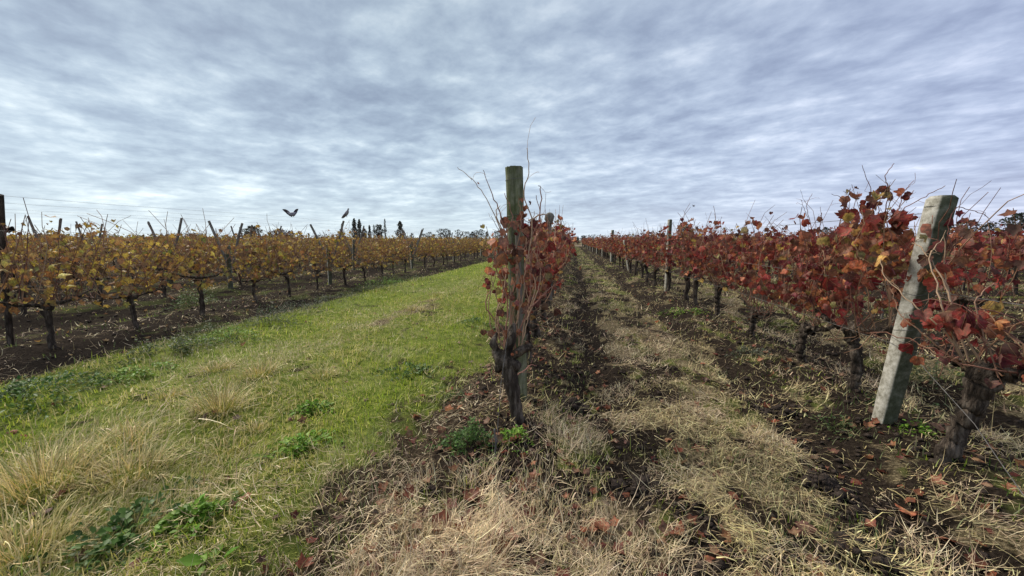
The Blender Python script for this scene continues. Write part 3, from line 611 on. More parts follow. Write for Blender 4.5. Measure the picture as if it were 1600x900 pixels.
# --- the foremost middle vine, shaped after the photograph
def hero_vine():
    g = np.random.default_rng(55); x0, y0 = -.40, 2.78; z0 = hz(x0, y0)
    e = bpy.data.objects.new('grapevine', None); COL.objects.link(e); e.location = (x0, y0, z0)
    tag(e, 'foremost middle vine, nearly bare, twined round the mossy wooden post', 'grapevine', G_C); org = np.array([x0, y0, z0])
    A = lambda px, py, Y=2.95: at(px, py, Y) - org
    tr = MB(); P = np.array([A(808, 672, 2.76), A(808, 655, 2.76), A(806, 640, 2.77), A(802, 615, 2.78), A(798, 597, 2.78), A(797, 580, 2.80), A(794, 565, 2.82), A(788, 550, 2.84)])
    P2 = np.array([P[0] + (P[-1] - P[0]) * 0 + [np.interp(t, np.linspace(0, 1, 8), P[:, k]) for k in range(3)] * np.array([1]) for t in np.linspace(0, 1, 18)]) if False else np.stack([np.interp(np.linspace(0, 1, 20), np.linspace(0, 1, 8), P[:, k]) for k in range(3)], -1)
    tr.tube(P2, .050 * (1 + .25 * np.exp(-np.linspace(0, 6, 20)) + .35 * np.linspace(0, 1, 20) ** 3) * (1 + .05 * g.normal(0, 1, 20)), 14, lump=.12, seed=1)
    for (a, b, c, r) in (((812, 575), (785, 562), (772, 545), .055), ((800, 560), (780, 570), (777, 580), .042), ((795, 560), (812, 548), (832, 540), .035), ((790, 552), (800, 530), (803, 505), .03), ((776, 548), (770, 535), (776, 520), .026)):
        q = np.array([A(*a, 2.82), A(*b, 2.80), A(*c, 2.84)]); q = np.stack([np.interp(np.linspace(0, 1, 8), [0, .5, 1], q[:, k]) for k in range(3)], -1)
        tr.tube(q, r * np.array([.7, .95, 1.1, 1.1, 1.0, .85, .7, .45]), 10, lump=.2, seed=int(a[0]))
    tr.build('trunk', M_BARK, e, smooth=True)
    ca = MB(); lp = []
    cane_px = [[(788, 540), (792, 470), (772, 400), (800, 345), (788, 300)], [(800, 545), (812, 470), (806, 400), (815, 350), (812, 320)], [(775, 545), (778, 480), (768, 430), (778, 395)],
               [(805, 530), (828, 470), (830, 400), (845, 350), (838, 305)], [(790, 555), (775, 500), (790, 440), (788, 380), (765, 320), (742, 285), (715, 262)],
               [(798, 400), (785, 345), (768, 300), (755, 266)], [(820, 420), (832, 350), (818, 305), (826, 270), (823, 230)], [(812, 400), (840, 350), (845, 300), (841, 290)],
               [(805, 560), (800, 500), (815, 440), (800, 390)], [(815, 545), (820, 500), (836, 450), (822, 380), (835, 330)], [(786, 560), (800, 470), (784, 420), (795, 360)],
               [(795, 540), (806, 520), (800, 470), (812, 400)], [(800, 560), (818, 530), (826, 480), (818, 430)], [(790, 520), (760, 480), (765, 450), (755, 430)], [(830, 480), (850, 460), (868, 445), (880, 438)],
               [(800, 590), (815, 582), (830, 570), (838, 572)], [(785, 550), (770, 520), (764, 470), (775, 420), (765, 380)], [(806, 545), (797, 480), (810, 420), (803, 375)], [(822, 500), (835, 470), (845, 430), (835, 390)],
               [(795, 380), (780, 350), (775, 330), (782, 322)], [(826, 345), (850, 335), (858, 350), (860, 365)], [(783, 540), (778, 500), (786, 460), (782, 430)], [(812, 540), (808, 500), (818, 460), (822, 410), (840, 380)]]
    for i, cp in enumerate(cane_px):
        Ys = 2.84 + g.uniform(-.02, .10) + g.uniform(-.14, .26) * np.linspace(0, 1, len(cp)); K = np.array([A(p[0], p[1], Y) for p, Y in zip(cp, Ys)])
        m = 5 * len(cp); tt = np.linspace(0, len(cp) - 1, m); k0 = np.minimum(tt.astype(int), len(cp) - 2); f = (tt - k0)[:, None]
        a0 = K[np.maximum(k0 - 1, 0)]; a1 = K[k0]; a2 = K[k0 + 1]; a3 = K[np.minimum(k0 + 2, len(cp) - 1)]
        p = .5 * ((2 * a1) + (-a0 + a2) * f + (2 * a0 - 5 * a1 + 4 * a2 - a3) * f ** 2 + (-a0 + 3 * a1 - 3 * a2 + a3) * f ** 3) + g.normal(0, .0035, (m, 3))
        col = pick(g, [(.30, .19, .13), (.38, .26, .18), (.24, .12, .09), (.30, .15, .12)], 1)[0]
        ca.tube(p, np.linspace(.0062, .0022, m), 5, col, lump=.1, seed=i)
        lp.append(p[3:-2])
        for q in range(2):
            b0 = p[g.integers(3, m - 1)]; ca.tube(curve_path(b0, b0 + g.normal(0, .06, 3) + (0, 0, .03), g.normal(0, .02, 3), 5, g, .004), .0013, 3, col, cap=False)
    tag(ca.build('canes', M_CANE, e, smooth=True), kind='stuff')
    # leaves clustered where the photograph has them: (px, py, Y, spread m, how many, palette)
    dark = [.05, .20, .03, .05, .10, .02, 0, .30, .25, 0]; orange = [.03, .02, .05, .22, .20, .22, .10, .14, 0, .02]; mixp = [.12, .10, .10, .12, .14, .08, .03, .18, .08, .05]
    brown = [.03, .12, .05, .10, .2, .05, .02, .28, .15, 0]
    for (px, py, Y, sp, k, pal) in ((815, 345, 2.92, .045, 22, dark), (818, 365, 2.94, .06, 24, brown), (800, 520, 2.84, .06, 8, brown), (822, 470, 3.0, .08, 14, brown), (780, 470, 2.84, .05, 8, mixp), (792, 350, 2.86, .03, 6, brown), (800, 385, 2.84, .07, 18, brown), (778, 392, 2.8, .045, 9, orange), (810, 410, 2.85, .09, 18, orange), (795, 430, 2.86, .09, 16, mixp), (838, 410, 3.05, .10, 22, mixp),
                                (785, 400, 2.85, .06, 10, orange), (845, 440, 3.1, .10, 18, dark), (803, 452, 2.85, .07, 7, orange), (830, 375, 3.0, .08, 12, mixp), (757, 436, 2.85, .03, 3, dark), (745, 283, 2.95, .008, 1, dark), (770, 452, 2.86, .03, 3, brown), (826, 328, 2.95, .03, 3, dark), (803, 555, 2.74, .015, 2, orange), (798, 490, 2.82, .05, 3, brown), (755, 525, 2.85, .02, 2, dark)):
        k = max(1, int(k * .60)) if k > 3 else k; c = A(px, py, Y); P_ = c + g.normal(0, sp, (k, 3)) * (.85, 1.2, 1.3); sz = np.clip(g.normal(.050, .016, k), .025, .08) * (1.0 if k > 4 else .8)
        leaf_objects(e, P_, g.uniform(0, 6.28, k), g.normal(-1.1, .5, k), g.normal(0, .5, k), sz, jit(g, pick(g, RED, k, np.array(pal) / np.sum(pal)), k), g)
hero_vine()

# --- repeated vines: shared shapes, one thing per plant
def proto_set(kind, detail, n, seed):
    S = []
    for i in range(n):
        v = VineShape(kind, seed + i, detail)
        if detail:
            S.append((v.trunk.mesh('trunk', M_BARK, True), v.canes.mesh('canes', M_CANE, True), v.leaves_mesh('foliage', 1)))
        else:
            mb = MB(); [mb.add(V, F - n0, C, 0) for V, C, (F, _), n0 in zip(v.trunk.V, v.trunk.C, v.trunk.F, np.cumsum([0] + [len(q) for q in v.trunk.V[:-1]]))]
            [mb.add(V, F - n0, C, 1) for V, C, (F, _), n0 in zip(v.canes.V, v.canes.C, v.canes.F, np.cumsum([0] + [len(q) for q in v.canes.V[:-1]]))]
            M = rotm(v.yaw, v.pitch, v.roll); T, F, W = TEMPL2[0]
            spray(mb, T, F, W, v.P, M, v.S, v.C, 2)
            S.append(mb.mesh('grapevine', [M_BARK, M_CANE, M_LEAF], True))
    return S
PR = {('red', 1): proto_set('red', 1, 10, 300), ('yellow', 1): proto_set('yellow', 1, 10, 400), ('red', 0): proto_set('red', 0, 6, 500), ('yellow', 0): proto_set('yellow', 0, 6, 600)}
ORD = 'first second third fourth fifth sixth seventh eighth ninth tenth eleventh twelfth thirteenth fourteenth'.split()
vines = []   # (kind, x, y, label, group)
STEP = 1.18
g = np.random.default_rng(77)
for i in range(67):
    y = 8.25 + STEP * i; vines.append(('red', XR + .08 + g.normal(0, .05), y + g.normal(0, .08), ('%s red vine past the square grey post in the right-hand row' % ORD[i - 2] if 2 <= i < 14 else 'small red vine far down the right-hand row') if i > 1 else ['red vine on the camera side of the square grey post in the right-hand row', 'red vine beside the square grey post in the right-hand row'][i], G_R))
for i in range(62):
    y = 7.75 + STEP * i; vines.append(('red', XC + g.normal(0, .05), y + g.normal(0, .08), '%s red vine of the middle row, counted from the knob-headed post' % ORD[i] if i < 5 else 'red vine far down the middle row, mostly hidden by the nearer ones', G_C))
for i in range(24):
    y = 3.6 + STEP * i; vines.append(('red', XR + PER + g.normal(0, .05), y + g.normal(0, .08), '%s vine from the right edge in the row behind the right-hand red row' % ORD[i] if i < 10 else 'small red vine far along the row behind the right-hand one', 'red grapevines of the row behind the right-hand one'))
Ll = ['golden orange vine at the left edge of the photo', 'golden vine second from the left edge, its trunk nearest the grass', 'yellow vine with a low bare arm, third from the left edge']
for i in range(68):
    y = 3.88 + STEP * i; vines.append(('yellow', XL + .1 + .35 * math.exp(-(y - 3.9) / 4) + g.normal(0, .06), y + g.normal(0, .1), Ll[i] if i < 3 else ('%s yellow vine from the left edge in the row beside the grass' % ORD[i] if i < 14 else 'small yellow vine far along the left row facing the grass track'), G_L))
for i in range(38):
    y = 3.2 + STEP * i; vines.append(('yellow', XL - PER + g.normal(0, .06), y + g.normal(0, .1), '%s golden vine from the left edge in the second row from the grass' % ORD[i] if i < 10 else 'golden vine far along the second row from the grass track', 'yellow grapevines of the second row beyond the grass'))
for i in range(26):
    y = 3.6 + STEP * i; vines.append(('yellow', XL - 2 * PER + g.normal(0, .06), y + g.normal(0, .1), '%s yellow brown vine from the left edge in the third row from the grass' % ORD[i] if i < 8 else 'yellow brown vine far along the third row from the grass track', 'yellow grapevines of the third row beyond the grass'))
taken = {}
for i, (kind, x, y, lab, grp) in enumerate(vines):
    if i % 17 == 11 and y > 14: continue          # a missing plant here and there
    d = math.hypot(x, y); rz = float(g.choice([0, math.pi])) + g.normal(0, .12); sc = g.uniform(.90, 1.08)
    if d < 30:
        ms = PR[(kind, 1)][i % 10]
        e = bpy.data.objects.new('grapevine', None); COL.objects.link(e)
        for nm, me in zip(('trunk', 'canes', 'foliage'), ms):
            o = link(nm, me, e)
            if nm != 'trunk': o['kind'] = 'stuff'
    else:
        e = link('grapevine', PR[(kind, 0)][i % 6])
    e.location = (x, y, hz(x, y)); e.rotation_euler = (0, 0, rz); e.scale = (sc, 1, sc * g.uniform(.93, 1.04)); tag(e, lab, 'grapevine', grp)

# --- everything farther off: the remaining rows as one mass per colour
def mass_rows(kind, rows, name, label, red):
    g = np.random.default_rng(900 + red); mb = MB(); X = []; Y = []
    for (x, y0, y1) in rows:
        yy = np.arange(y0, y1, STEP); X.append(np.full(len(yy), x)); Y.append(yy)
    x = np.concatenate(X); y = np.concatenate(Y); a = np.degrees(np.arctan2(x, y)); k = (a > -70) & (a < 58); x, y = x[k] + g.normal(0, .07, k.sum()), y[k] + g.normal(0, .1, k.sum())
    z = height(x, y); d = np.hypot(x, y)
    T = np.array([[.045, .03, -.05], [-.045, .03, -.05], [0, -.05, -.05], [.03, .05, .7], [-.03, .0, .7], [0, -.04, .72]]); F = np.array([[0, 1, 4, 3], [1, 2, 5, 4], [2, 0, 3, 5]])
    n = len(x); spray(mb, T, F, np.ones(6), np.stack([x, y, z], -1), rotm(g.uniform(0, 6.28, n), g.normal(0, .06, n), g.normal(0, .06, n)), np.ones(n), np.ones((n, 3)), 0)
    cnt = np.clip(2600 / d, 36, 150).astype(int); idx = np.repeat(np.arange(n), cnt); m = len(idx)
    wd = .19 if red else .42
    P = np.stack([x[idx] + g.normal(0, wd, m), y[idx] + g.uniform(-.62, .62, m), z[idx] + np.clip(g.normal(1.20 if red else 1.18, .21, m), .55, 1.8)], -1)
    pal = RED if red else YEL; pp = np.array(RED_P if red else YEL_P); pp = pp / pp.sum()
    S = g.uniform(.10, .15, m) * np.sqrt(150 / cnt[idx]) ** .8
    T, F, W = TEMPL2[0]; spray(mb, T, F, W, P, rotm(g.uniform(0, 6.28, m), g.normal(-1, .6, m), g.normal(0, .6, m)), S, jit(g, pick(g, pal, m, pp), m), 1)
    # bare shoots above the canopy
    q = g.integers(0, n, n * 2); P = np.stack([x[q] + g.normal(0, wd, len(q)), y[q] + g.uniform(-.5, .5, len(q)), z[q] + 1.25], -1)
    blades(mb, P, g.uniform(0, 6.28, len(q)), g.uniform(.15, .55, len(q)), .004 + .0004 * d[q], np.abs(g.normal(.3, .3, len(q))), g.normal(0, .6, len(q)), np.tile([[.17, .10, .08]], (len(q), 1)), mi=1)
    tag(mb.build(name, [M_BARK, M_LEAF]), label, 'grapevines', kind='stuff')
mass_rows('red', [(XR + PER, 3.6 + STEP * 24, ROW_END)] + [(XR + PER * k, 2, ROW_END) for k in range(2, 22)], 'red_vine_rows', 'red vine rows filling the field to the right behind the nearer two rows', 1)
mass_rows('yellow', [(XL - PER, 3.2 + STEP * 38, ROW_END), (XL - 2 * PER, 3.6 + STEP * 26, ROW_END)] + [(XL - PER * k, 2, ROW_END + 6) for k in range(3, 26)], 'yellow_vine_rows', 'yellow vine rows filling the field to the left behind the nearer three rows', 0)

# ------------------------------------------------------------------ posts
def box_post(mb, P0, P1, w0, w1, rz, chamfer=.02, mi=0):
    """square post with a worn, chamfered head and slightly uneven faces"""
    P0 = np.array(P0, float); P1 = np.array(P1, float); g = np.random.default_rng(int(abs(P0[0] * 97 + P0[1] * 13)) + 3)
    t = np.linspace(0, 1, 15); rows = []
    a = np.radians([45, 135, 225, 315]) + rz
    for k, tt in enumerate(t):
        c = P0 + (P1 - P0) * tt; w = (w0 + (w1 - w0) * tt) * .7071; ring = []
        for an in a:
            for da in (-.10, .10): ring.append(c + w * (1 + g.uniform(-.035, .025) - (.10 if g.uniform() < .12 else 0)) * np.array([math.cos(an + da), math.sin(an + da), 0]))
        rows.append(ring)
    c = P1 + np.array([0, 0, chamfer]); rows.append([c + (q - P1) * .72 for q in np.array(rows[-1])])
    V = np.array(rows).reshape(-1, 3); n = len(rows); s = 8
    F = [[i * s + j, i * s + (j + 1) % s, (i + 1) * s + (j + 1) % s, (i + 1) * s + j] for i in range(n - 1) for j in range(s)]
    mb.add(V, F, mi=mi); mb.add(np.vstack([rows[-1], [c]]), [[j, (j + 1) % s, s] for j in range(s)], mi=mi)
def ring_wire(mb, c, r, tilt=(0, 0), turns=1.1, wr=.0016, rz=0, square=False):
    a = np.linspace(0, turns * 2 * np.pi, int(26 * turns)); rr = r
    if square: rr = r / np.maximum(np.abs(np.cos(a - rz)), np.abs(np.sin(a - rz))) 
    P = np.stack([c[0] + rr * np.cos(a), c[1] + rr * np.sin(a), c[2] + tilt[0] * np.cos(a) + tilt[1] * np.sin(a) + .004 * a], -1); mb.tube(P, wr, 4)

# leaning concrete post, near right
b0 = np.array([2.33, 3.14, hz(2.33, 3.14) - .1]); b1 = np.array([2.475, 3.08, 1.675])
e = bpy.data.objects.new('trellis_post', None); COL.objects.link(e); e.location = (2.33, 3.14, hz(2.33, 3.14)); off = np.array(e.location)
tag(e, 'thick square concrete post leaning right, pale on one face, green with algae beside it', 'post', 'concrete posts of the right-hand row')
mb = MB(); box_post(mb, b0 - off, b1 - off, .098, .108, R(4), .022); mb.build('post_shaft', M_CONC, e)
for f, nm in ((.965, (.0, .004)), (.62, (.01, .015)), (.46, (.0, -.01)), (.43, (.02, .02)), (.38, (-.03, .02))):
    mb = MB(); c = b0 + (b1 - b0) * f - off; ring_wire(mb, c, .057, nm, 1.3, .0018, R(4), True); mb.build('tie_wire', M_WIRE, e)
# square grey post farther along
def far_conc(x, y, h, lab, w=.09, lean=.0, mat=None, grp='concrete posts of the right-hand row', name='trellis_post'):
    mb = MB(); z = hz(x, y); box_post(mb, (0, 0, -.05), (lean, 0, h), w, w, R(25), .015); o = mb.build(name, mat or M_CONC2); o.location = (x, y, z); tag(o, lab, 'post', grp); return o
far_conc(2.51, 10.64, 1.86, 'slim square grey post between red vines, first after the leaning concrete post', .08)
far_conc(2.60, 17.88, 1.35, 'short whitish post leaning towards the alley, under the right-hand red vines', .12, -.25)
far_conc(2.48, 24.6, 1.95, 'weathered post rising above red vines, third behind the leaning concrete post', .13)
for k, y in enumerate((32, 39, 46, 53, 60, 67, 74)):
    far_conc(2.5, y, 1.7, 'small pale post far down the right-hand row', .10, g.uniform(-.05, .05))
for k, (x, y) in enumerate(((XC + PER * j, ROW_END + .4) for j in range(-1, 5))):
    if k != 0: far_conc(x, y, 1.75, 'white concrete end post at the far end of the %s' % ('middle row' if k == 1 else 'right-hand row' if k == 2 else 'rows to the right'), .16, -.3 if k > 1 else .3, M_CONC2, 'white end posts where the rows stop')
far_conc(-.1, ROW_END + .2, 1.1, 'low white stake at the far end of the alley', .12, .1, M_CONC2, 'white end posts where the rows stop')
for k, y in enumerate((7.4, 14.5, 21.5, 28.5)):
    mb = MB(); mb.tube([(0, 0, -.05), (0.01, 0, .8), (0, 0, 1.72)], [.016, .016, .014], 6); o = mb.build('trellis_stake', M_GREYWOOD); x = XR + PER; o.location = (x, y, hz(x, y))
    tag(o, 'thin grey stake standing in the row behind the right-hand red vines' if k else 'thin grey stake sticking up behind red vines, left of the leaning concrete post', 'stake', 'thin stakes in the row behind')
for k, (x, y) in enumerate(((XR + PER - .05, 6.9), (2.75, 6.35))):
    far_conc(x, y, .75 if k == 0 else .5, ['short white concrete stub under the red vines behind the forked trunk', 'low pale stub at the foot of the crimson vine'][k], .09, .02, M_CONC2, None) if k == 0 else None

# mossy wooden post in the middle
x0, y0 = -.42, 3.2; z0 = hz(x0, y0)
e = bpy.data.objects.new('trellis_post', None); COL.objects.link(e); e.location = (x0, y0, z0); tag(e, 'tall round wooden post green with moss, standing alone against the sky in the middle', 'post', 'wooden posts of the middle row')
mb = MB(); nn = 26; t = np.linspace(0, 1, nn); P = np.stack([-.055 * t + .004 * np.sin(t * 9), 0 * t, -.08 + (1.985 - z0 + .08) * t], -1)
sides = 28; a = np.arange(sides) / sides * 2 * np.pi; gg = np.random.default_rng(5); rr = .064 + .008 * t
ring = 1 - .10 * np.exp(-((np.mod(a + 1.55 + 0.05, 2 * np.pi) - .0) / .09) ** 2) - .06 * np.exp(-((a - 3.9) / .08) ** 2) - .16 * np.exp(-((a - 4.74) / .07) ** 2)
V = np.stack([P[:, 0, None] + (rr[:, None] * ring) * np.cos(a) * (1 + gg.normal(0, .008, (nn, sides))), P[:, 1, None] + (rr[:, None] * ring) * np.sin(a), P[:, 2, None] + 0 * a + (t[:, None] == 1) * gg.uniform(-.006, .004, (1, sides))], -1)
F = [[i * sides + j, i * sides + (j + 1) % sides, (i + 1) * sides + (j + 1) % sides, (i + 1) * sides + j] for i in range(nn - 1) for j in range(sides)]
mb.add(V.reshape(-1, 3), F); mb.add(np.vstack([V[-1], [[P[-1, 0], 0, P[-1, 2] + .004]]]), [[j, (j + 1) % sides, sides] for j in range(sides)]); mb.build('post_shaft', M_MOSSWOOD, e, smooth=True)
for zf in (1.845, 1.56, 1.535, .98):
    mb = MB(); ring_wire(mb, (-.055 * zf / 2, 0, zf), .0725 if zf > 1.2 else .069, (.003, .003), 1.15, .0017); mb.build('tie_wire', M_WIRE, e)
# thin secondary plank-like stake that leans on it (pale, split face)
mb = MB(); mb.tube([(.015, -.085, .62), (.004, -.082, 1.0), (-.012, -.08, 1.42)], [.02, .024, .018], 6, lump=.15); mb.build('splint', M_GREYWOOD, e, smooth=True)

# knob-headed post
x1, y1 = -.47, 8.5; z1 = hz(x1, y1)
e = bpy.data.objects.new('trellis_post', None); COL.objects.link(e); e.location = (x1, y1, z1); tag(e, 'weathered post with a rounded knotty head above the middle row', 'post', 'wooden posts of the middle row')
mb = MB(); mb.tube([(0.02, 0, -.05), (0.01, 0, .6), (0, 0, 1.2), (-.01, 0, 1.76)], [.06, .055, .05, .052], 10, lump=.08, seed=2); mb.build('post_shaft', M_GREYWOOD, e, smooth=True)
mb = MB(); mb.tube([(-.01, 0, 1.70), (-.01, 0, 1.75), (-.012, 0, 1.80), (-.01, 0, 1.86), (-.01, 0, 1.91), (-.01, 0, 1.935)], [.055, .082, .098, .099, .08, .045], 14, lump=.10, seed=4); mb.build('knotted_head', M_GREYWOOD, e, smooth=True)
mb = MB(); mb.tube([(-.01, 0, 1.9), (-.008, 0, 2.02)], .002, 4); mb.build('nail', M_WIRE, e)
for k, y in enumerate((14.5, 21, 28, 35, 42)):
    mb = MB(); mb.tube([(0, 0, -.05), (.01, 0, .9), (.03, 0, 1.7)], [.055, .05, .05], 8, lump=.06, seed=k); o = mb.build('trellis_post', M_GREYWOOD, smooth=True); o.location = (XC, y, hz(XC, y)); tag(o, 'weathered post of the middle row hidden among red vines behind the knob-headed post', 'post', 'wooden posts of the middle row')

# V-armed posts of the yellow rows
arm_shapes = []
def v_post(x, y, lab, grp, seed, arms=True, top=1.95):
    g = np.random.default_rng(seed); e = bpy.data.objects.new('trellis_post', None); COL.objects.link(e); e.location = (x, y, hz(x, y)); tag(e, lab, 'post', grp)
    mb = MB(); hp = g.uniform(1.15, 1.45)
    if not arms:
        mb.tube([(-.02, 0, -.05), (.07, 0, .9), (.19, 0, 1.94)], [.032, .034, .04], 9, lump=.06, seed=3); mb.build('post_shaft', M_BARK, e, smooth=True); return e
    box_post(mb, (0, 0, -.05), (g.normal(0, .03), 0, hp), .095, .085, g.uniform(0, 1), .012); mb.build('post_shaft', M_CONC2, e)
    for sg in (-1, 1):
        mb = MB(); zt = top + g.uniform(-.10, .06); xt = sg * g.uniform(.50, .66)
        mb.tube([(sg * .03, .05, .62), (sg * .2, .055, 1.0), (xt * .7, .05, 1.5), (xt, .05, zt)], [.032, .034, .034, .03], 8, lump=.08, seed=seed + sg); o = mb.build('arm', M_GREYWOOD, e, smooth=True)
    mb = MB(); mb.tube([(-.16, .05, .98), (.16, .05, .98)], .018, 6); mb.build('crossbar', M_GREYWOOD, e)
    return e
GV = 'V-armed trellis posts of the yellow rows'
v_post(-7.27, 3.9, 'tall post cut by the left edge of the photo, dark against the sky', GV, 1, arms=False)
v_post(XL - .35, 11.03, 'V-armed post of the first yellow row with a dove perched on its right arm', GV, 2)
v_post(XL - .35, 17.4, 'V-armed post of the first yellow row, right of the dove post', GV, 3)
v_post(XL - .35, 24.0, 'pale V-armed post near the dark conifers in the first yellow row', GV, 4)
for k in range(7): v_post(XL - .2, 31 + 7 * k, 'small V-armed post far along the first yellow row', GV, 10 + k)
v_post(-9.75, 9.75, 'V-armed post in the second yellow row, left of the flying dove', GV, 20)
v_post(XL - PER, 4.6, 'V-armed post in the second yellow row near the left edge of the photo', GV, 19)
for k, y in enumerate((16.6, 23.4, 30.2, 37)): v_post(XL - PER, y, 'V-armed post farther along the second yellow row', GV, 21 + k)
for k, y in enumerate((6.3, 10.6, 14.9, 21)): v_post(XL - 2 * PER, y, 'V-armed post in the third yellow row, only its arm tips showing', GV, 31 + k, top=2.0)
for k, (x, y) in enumerate(((XL - 3 * PER, 9.5), (XL - 3 * PER, 16.5), (XL - 4 * PER, 12.5), (XL - 4 * PER, 20))): v_post(x, y, 'V-armed post deep in the yellow field, only its arm tips showing', GV, 41 + k, top=2.05)

# ------------------------------------------------------------------ wires
def wire(x, z, ya, yb, lab, grp, sag=.03, x2=None, step=3.5, r=.0023):
    yy = np.arange(ya, yb + .1, step); n = len(yy); P = np.stack([np.linspace(x, x if x2 is None else x2, n), yy, z + sag * (np.arange(n) % 2 == 0)], -1)
    mb = MB(); mb.tube(P - P[0], r, 4, cap=False); o = mb.build('trellis_wire', M_WIRE); o.location = P[0]; tag(o, lab, 'wire', grp)
wire(2.50, 1.56, 3.08, 80, 'topmost wire strung from the head of the leaning concrete post over the red vines', 'wires of the right-hand row')
wire(2.48, 1.58, -2, 3.0, 'wire running from the leaning concrete post out of the photo to the right', 'wires of the right-hand row')
wire(2.42, 1.05, -1, 80, 'middle wire among the leaves of the right-hand row', 'wires of the right-hand row')
wire(2.40, .62, -1, 80, 'low wire carrying the arms of the right-hand row', 'wires of the right-hand row')
wire(XC, 1.56, 3.2, 80, 'top wire tied to the mossy wooden post', 'wires of the middle row')
wire(XC, .70, 2.8, 80, 'low wire carrying the arms of the middle row', 'wires of the middle row')
wire(XR + PER, 1.58, 0, 80, 'top wire of the row behind the right-hand one', 'wires of the rows behind')
for z, dx, nm in ((1.9, .58, 'upper wire over the near side of the first yellow row'), (1.9, -.58, 'upper wire over the far side of the first yellow row'), (1.5, .40, 'lower wire on the near side of the first yellow row'), (.78, 0, 'low wire carrying the arms of the first yellow row')):
    wire(XL + dx, z, 1, 84, nm, 'wires of the first yellow row', r=.0013)
for z, dx, nm in ((1.9, .58, 'upper wire over the near side of the second yellow row'), (1.9, -.58, 'upper wire over the far side of the second yellow row')):
    wire(XL - PER + dx, z, 1, 84, nm, 'wires of the second yellow row', r=.0013)
# guy wires of the two near posts
mb = MB(); a = at(1522, 668, 2.45); p = np.array([a + (0, 0, .02), at(1560, 718, 2.25), at(1600, 775, 2.05), at(1640, 838, 1.85)]); p[:, 2] = np.maximum(p[:, 2], [height(q[0], q[1]) + .01 for q in p]); mb.tube(np.vstack([[at(1430, 560, 2.95)], p]) - a, .0022, 5); o = mb.build('guy_wire', M_WIRE); o.location = a; tag(o, 'loose grey guy wire running to the ground at the lower right', 'wire')
mb = MB(); a = np.array([-.45, 2.83, 1.52]); mb.tube(np.array([(-.44, 2.9, 1.5), (-.45, 2.78, .75), (-.46, 2.5, .42), (-.46, 2.31, hz(-.46, 2.31))]) - a, .0018, 5)
o = mb.build('guy_wire', M_WIRE); o.location = a; tag(o, 'thin guy wire hanging beside the foremost vine trunk down to the weeds', 'wire')
mb = MB(); gx = np.random.default_rng(3)
x, y = -.46, 2.28; z = hz(x, y)
mb.tube([(0, 0, -.03), (.006, 0, .08), (-.004, .01, .17)], .006, 5); mb.tube([(0, 0, .12), (.02, 0, .10), (.012, .0, .07), (-.012, 0, .06), (-.015, .01, .1), (.0, .01, .13)], .003, 4)
o = mb.build('anchor_peg', M_WIRE); o.location = (x, y, z); tag(o, 'small grey anchor peg holding the guy wire behind the weeds', 'peg')

# ------------------------------------------------------------------ fallen leaves
FALL = [(.26, .085, .05), (.34, .15, .08), (.18, .05, .04), (.38, .22, .14), (.16, .10, .07), (.28, .16, .10), (.12, .07, .05)]
def fallen(x, y, s, col, lab, grp, seed):
    g = np.random.default_rng(seed); o = bpy.data.objects.new('fallen_leaf', FALL_MESH[seed % len(FALL_MESH)]); COL.objects.link(o)
    o.location = (x, y, hz(x, y) + .022); o.rotation_euler = (g.normal(0, .35), g.normal(0, .35), g.uniform(0, 6.28)); s *= .72; o.scale = (s, s, s); o.color = (*col, 1); tag(o, lab, 'leaf', grp)
FALL_MESH = []
for k in range(5):
    T, F, W = leaf_template(0, [.3, -.4, .6, -.2, .1][k], [-.6, .5, .7, -.9, .8][k], [.4, -.5, .2, .6, -.3][k], 60 + k); mb = MB(); mb.add(T - (0, .4, 0), F, W); mb.tube([(0, -.9, .05), (0, -.65, .03), (0, -.38, 0)], .018, 3, (.9, .6, .5)); FALL_MESH.append(mb.mesh('fallen_leaf', M_LEAF_OBJ))
spots = [((705, 637), 1, 'pair', ''), ]
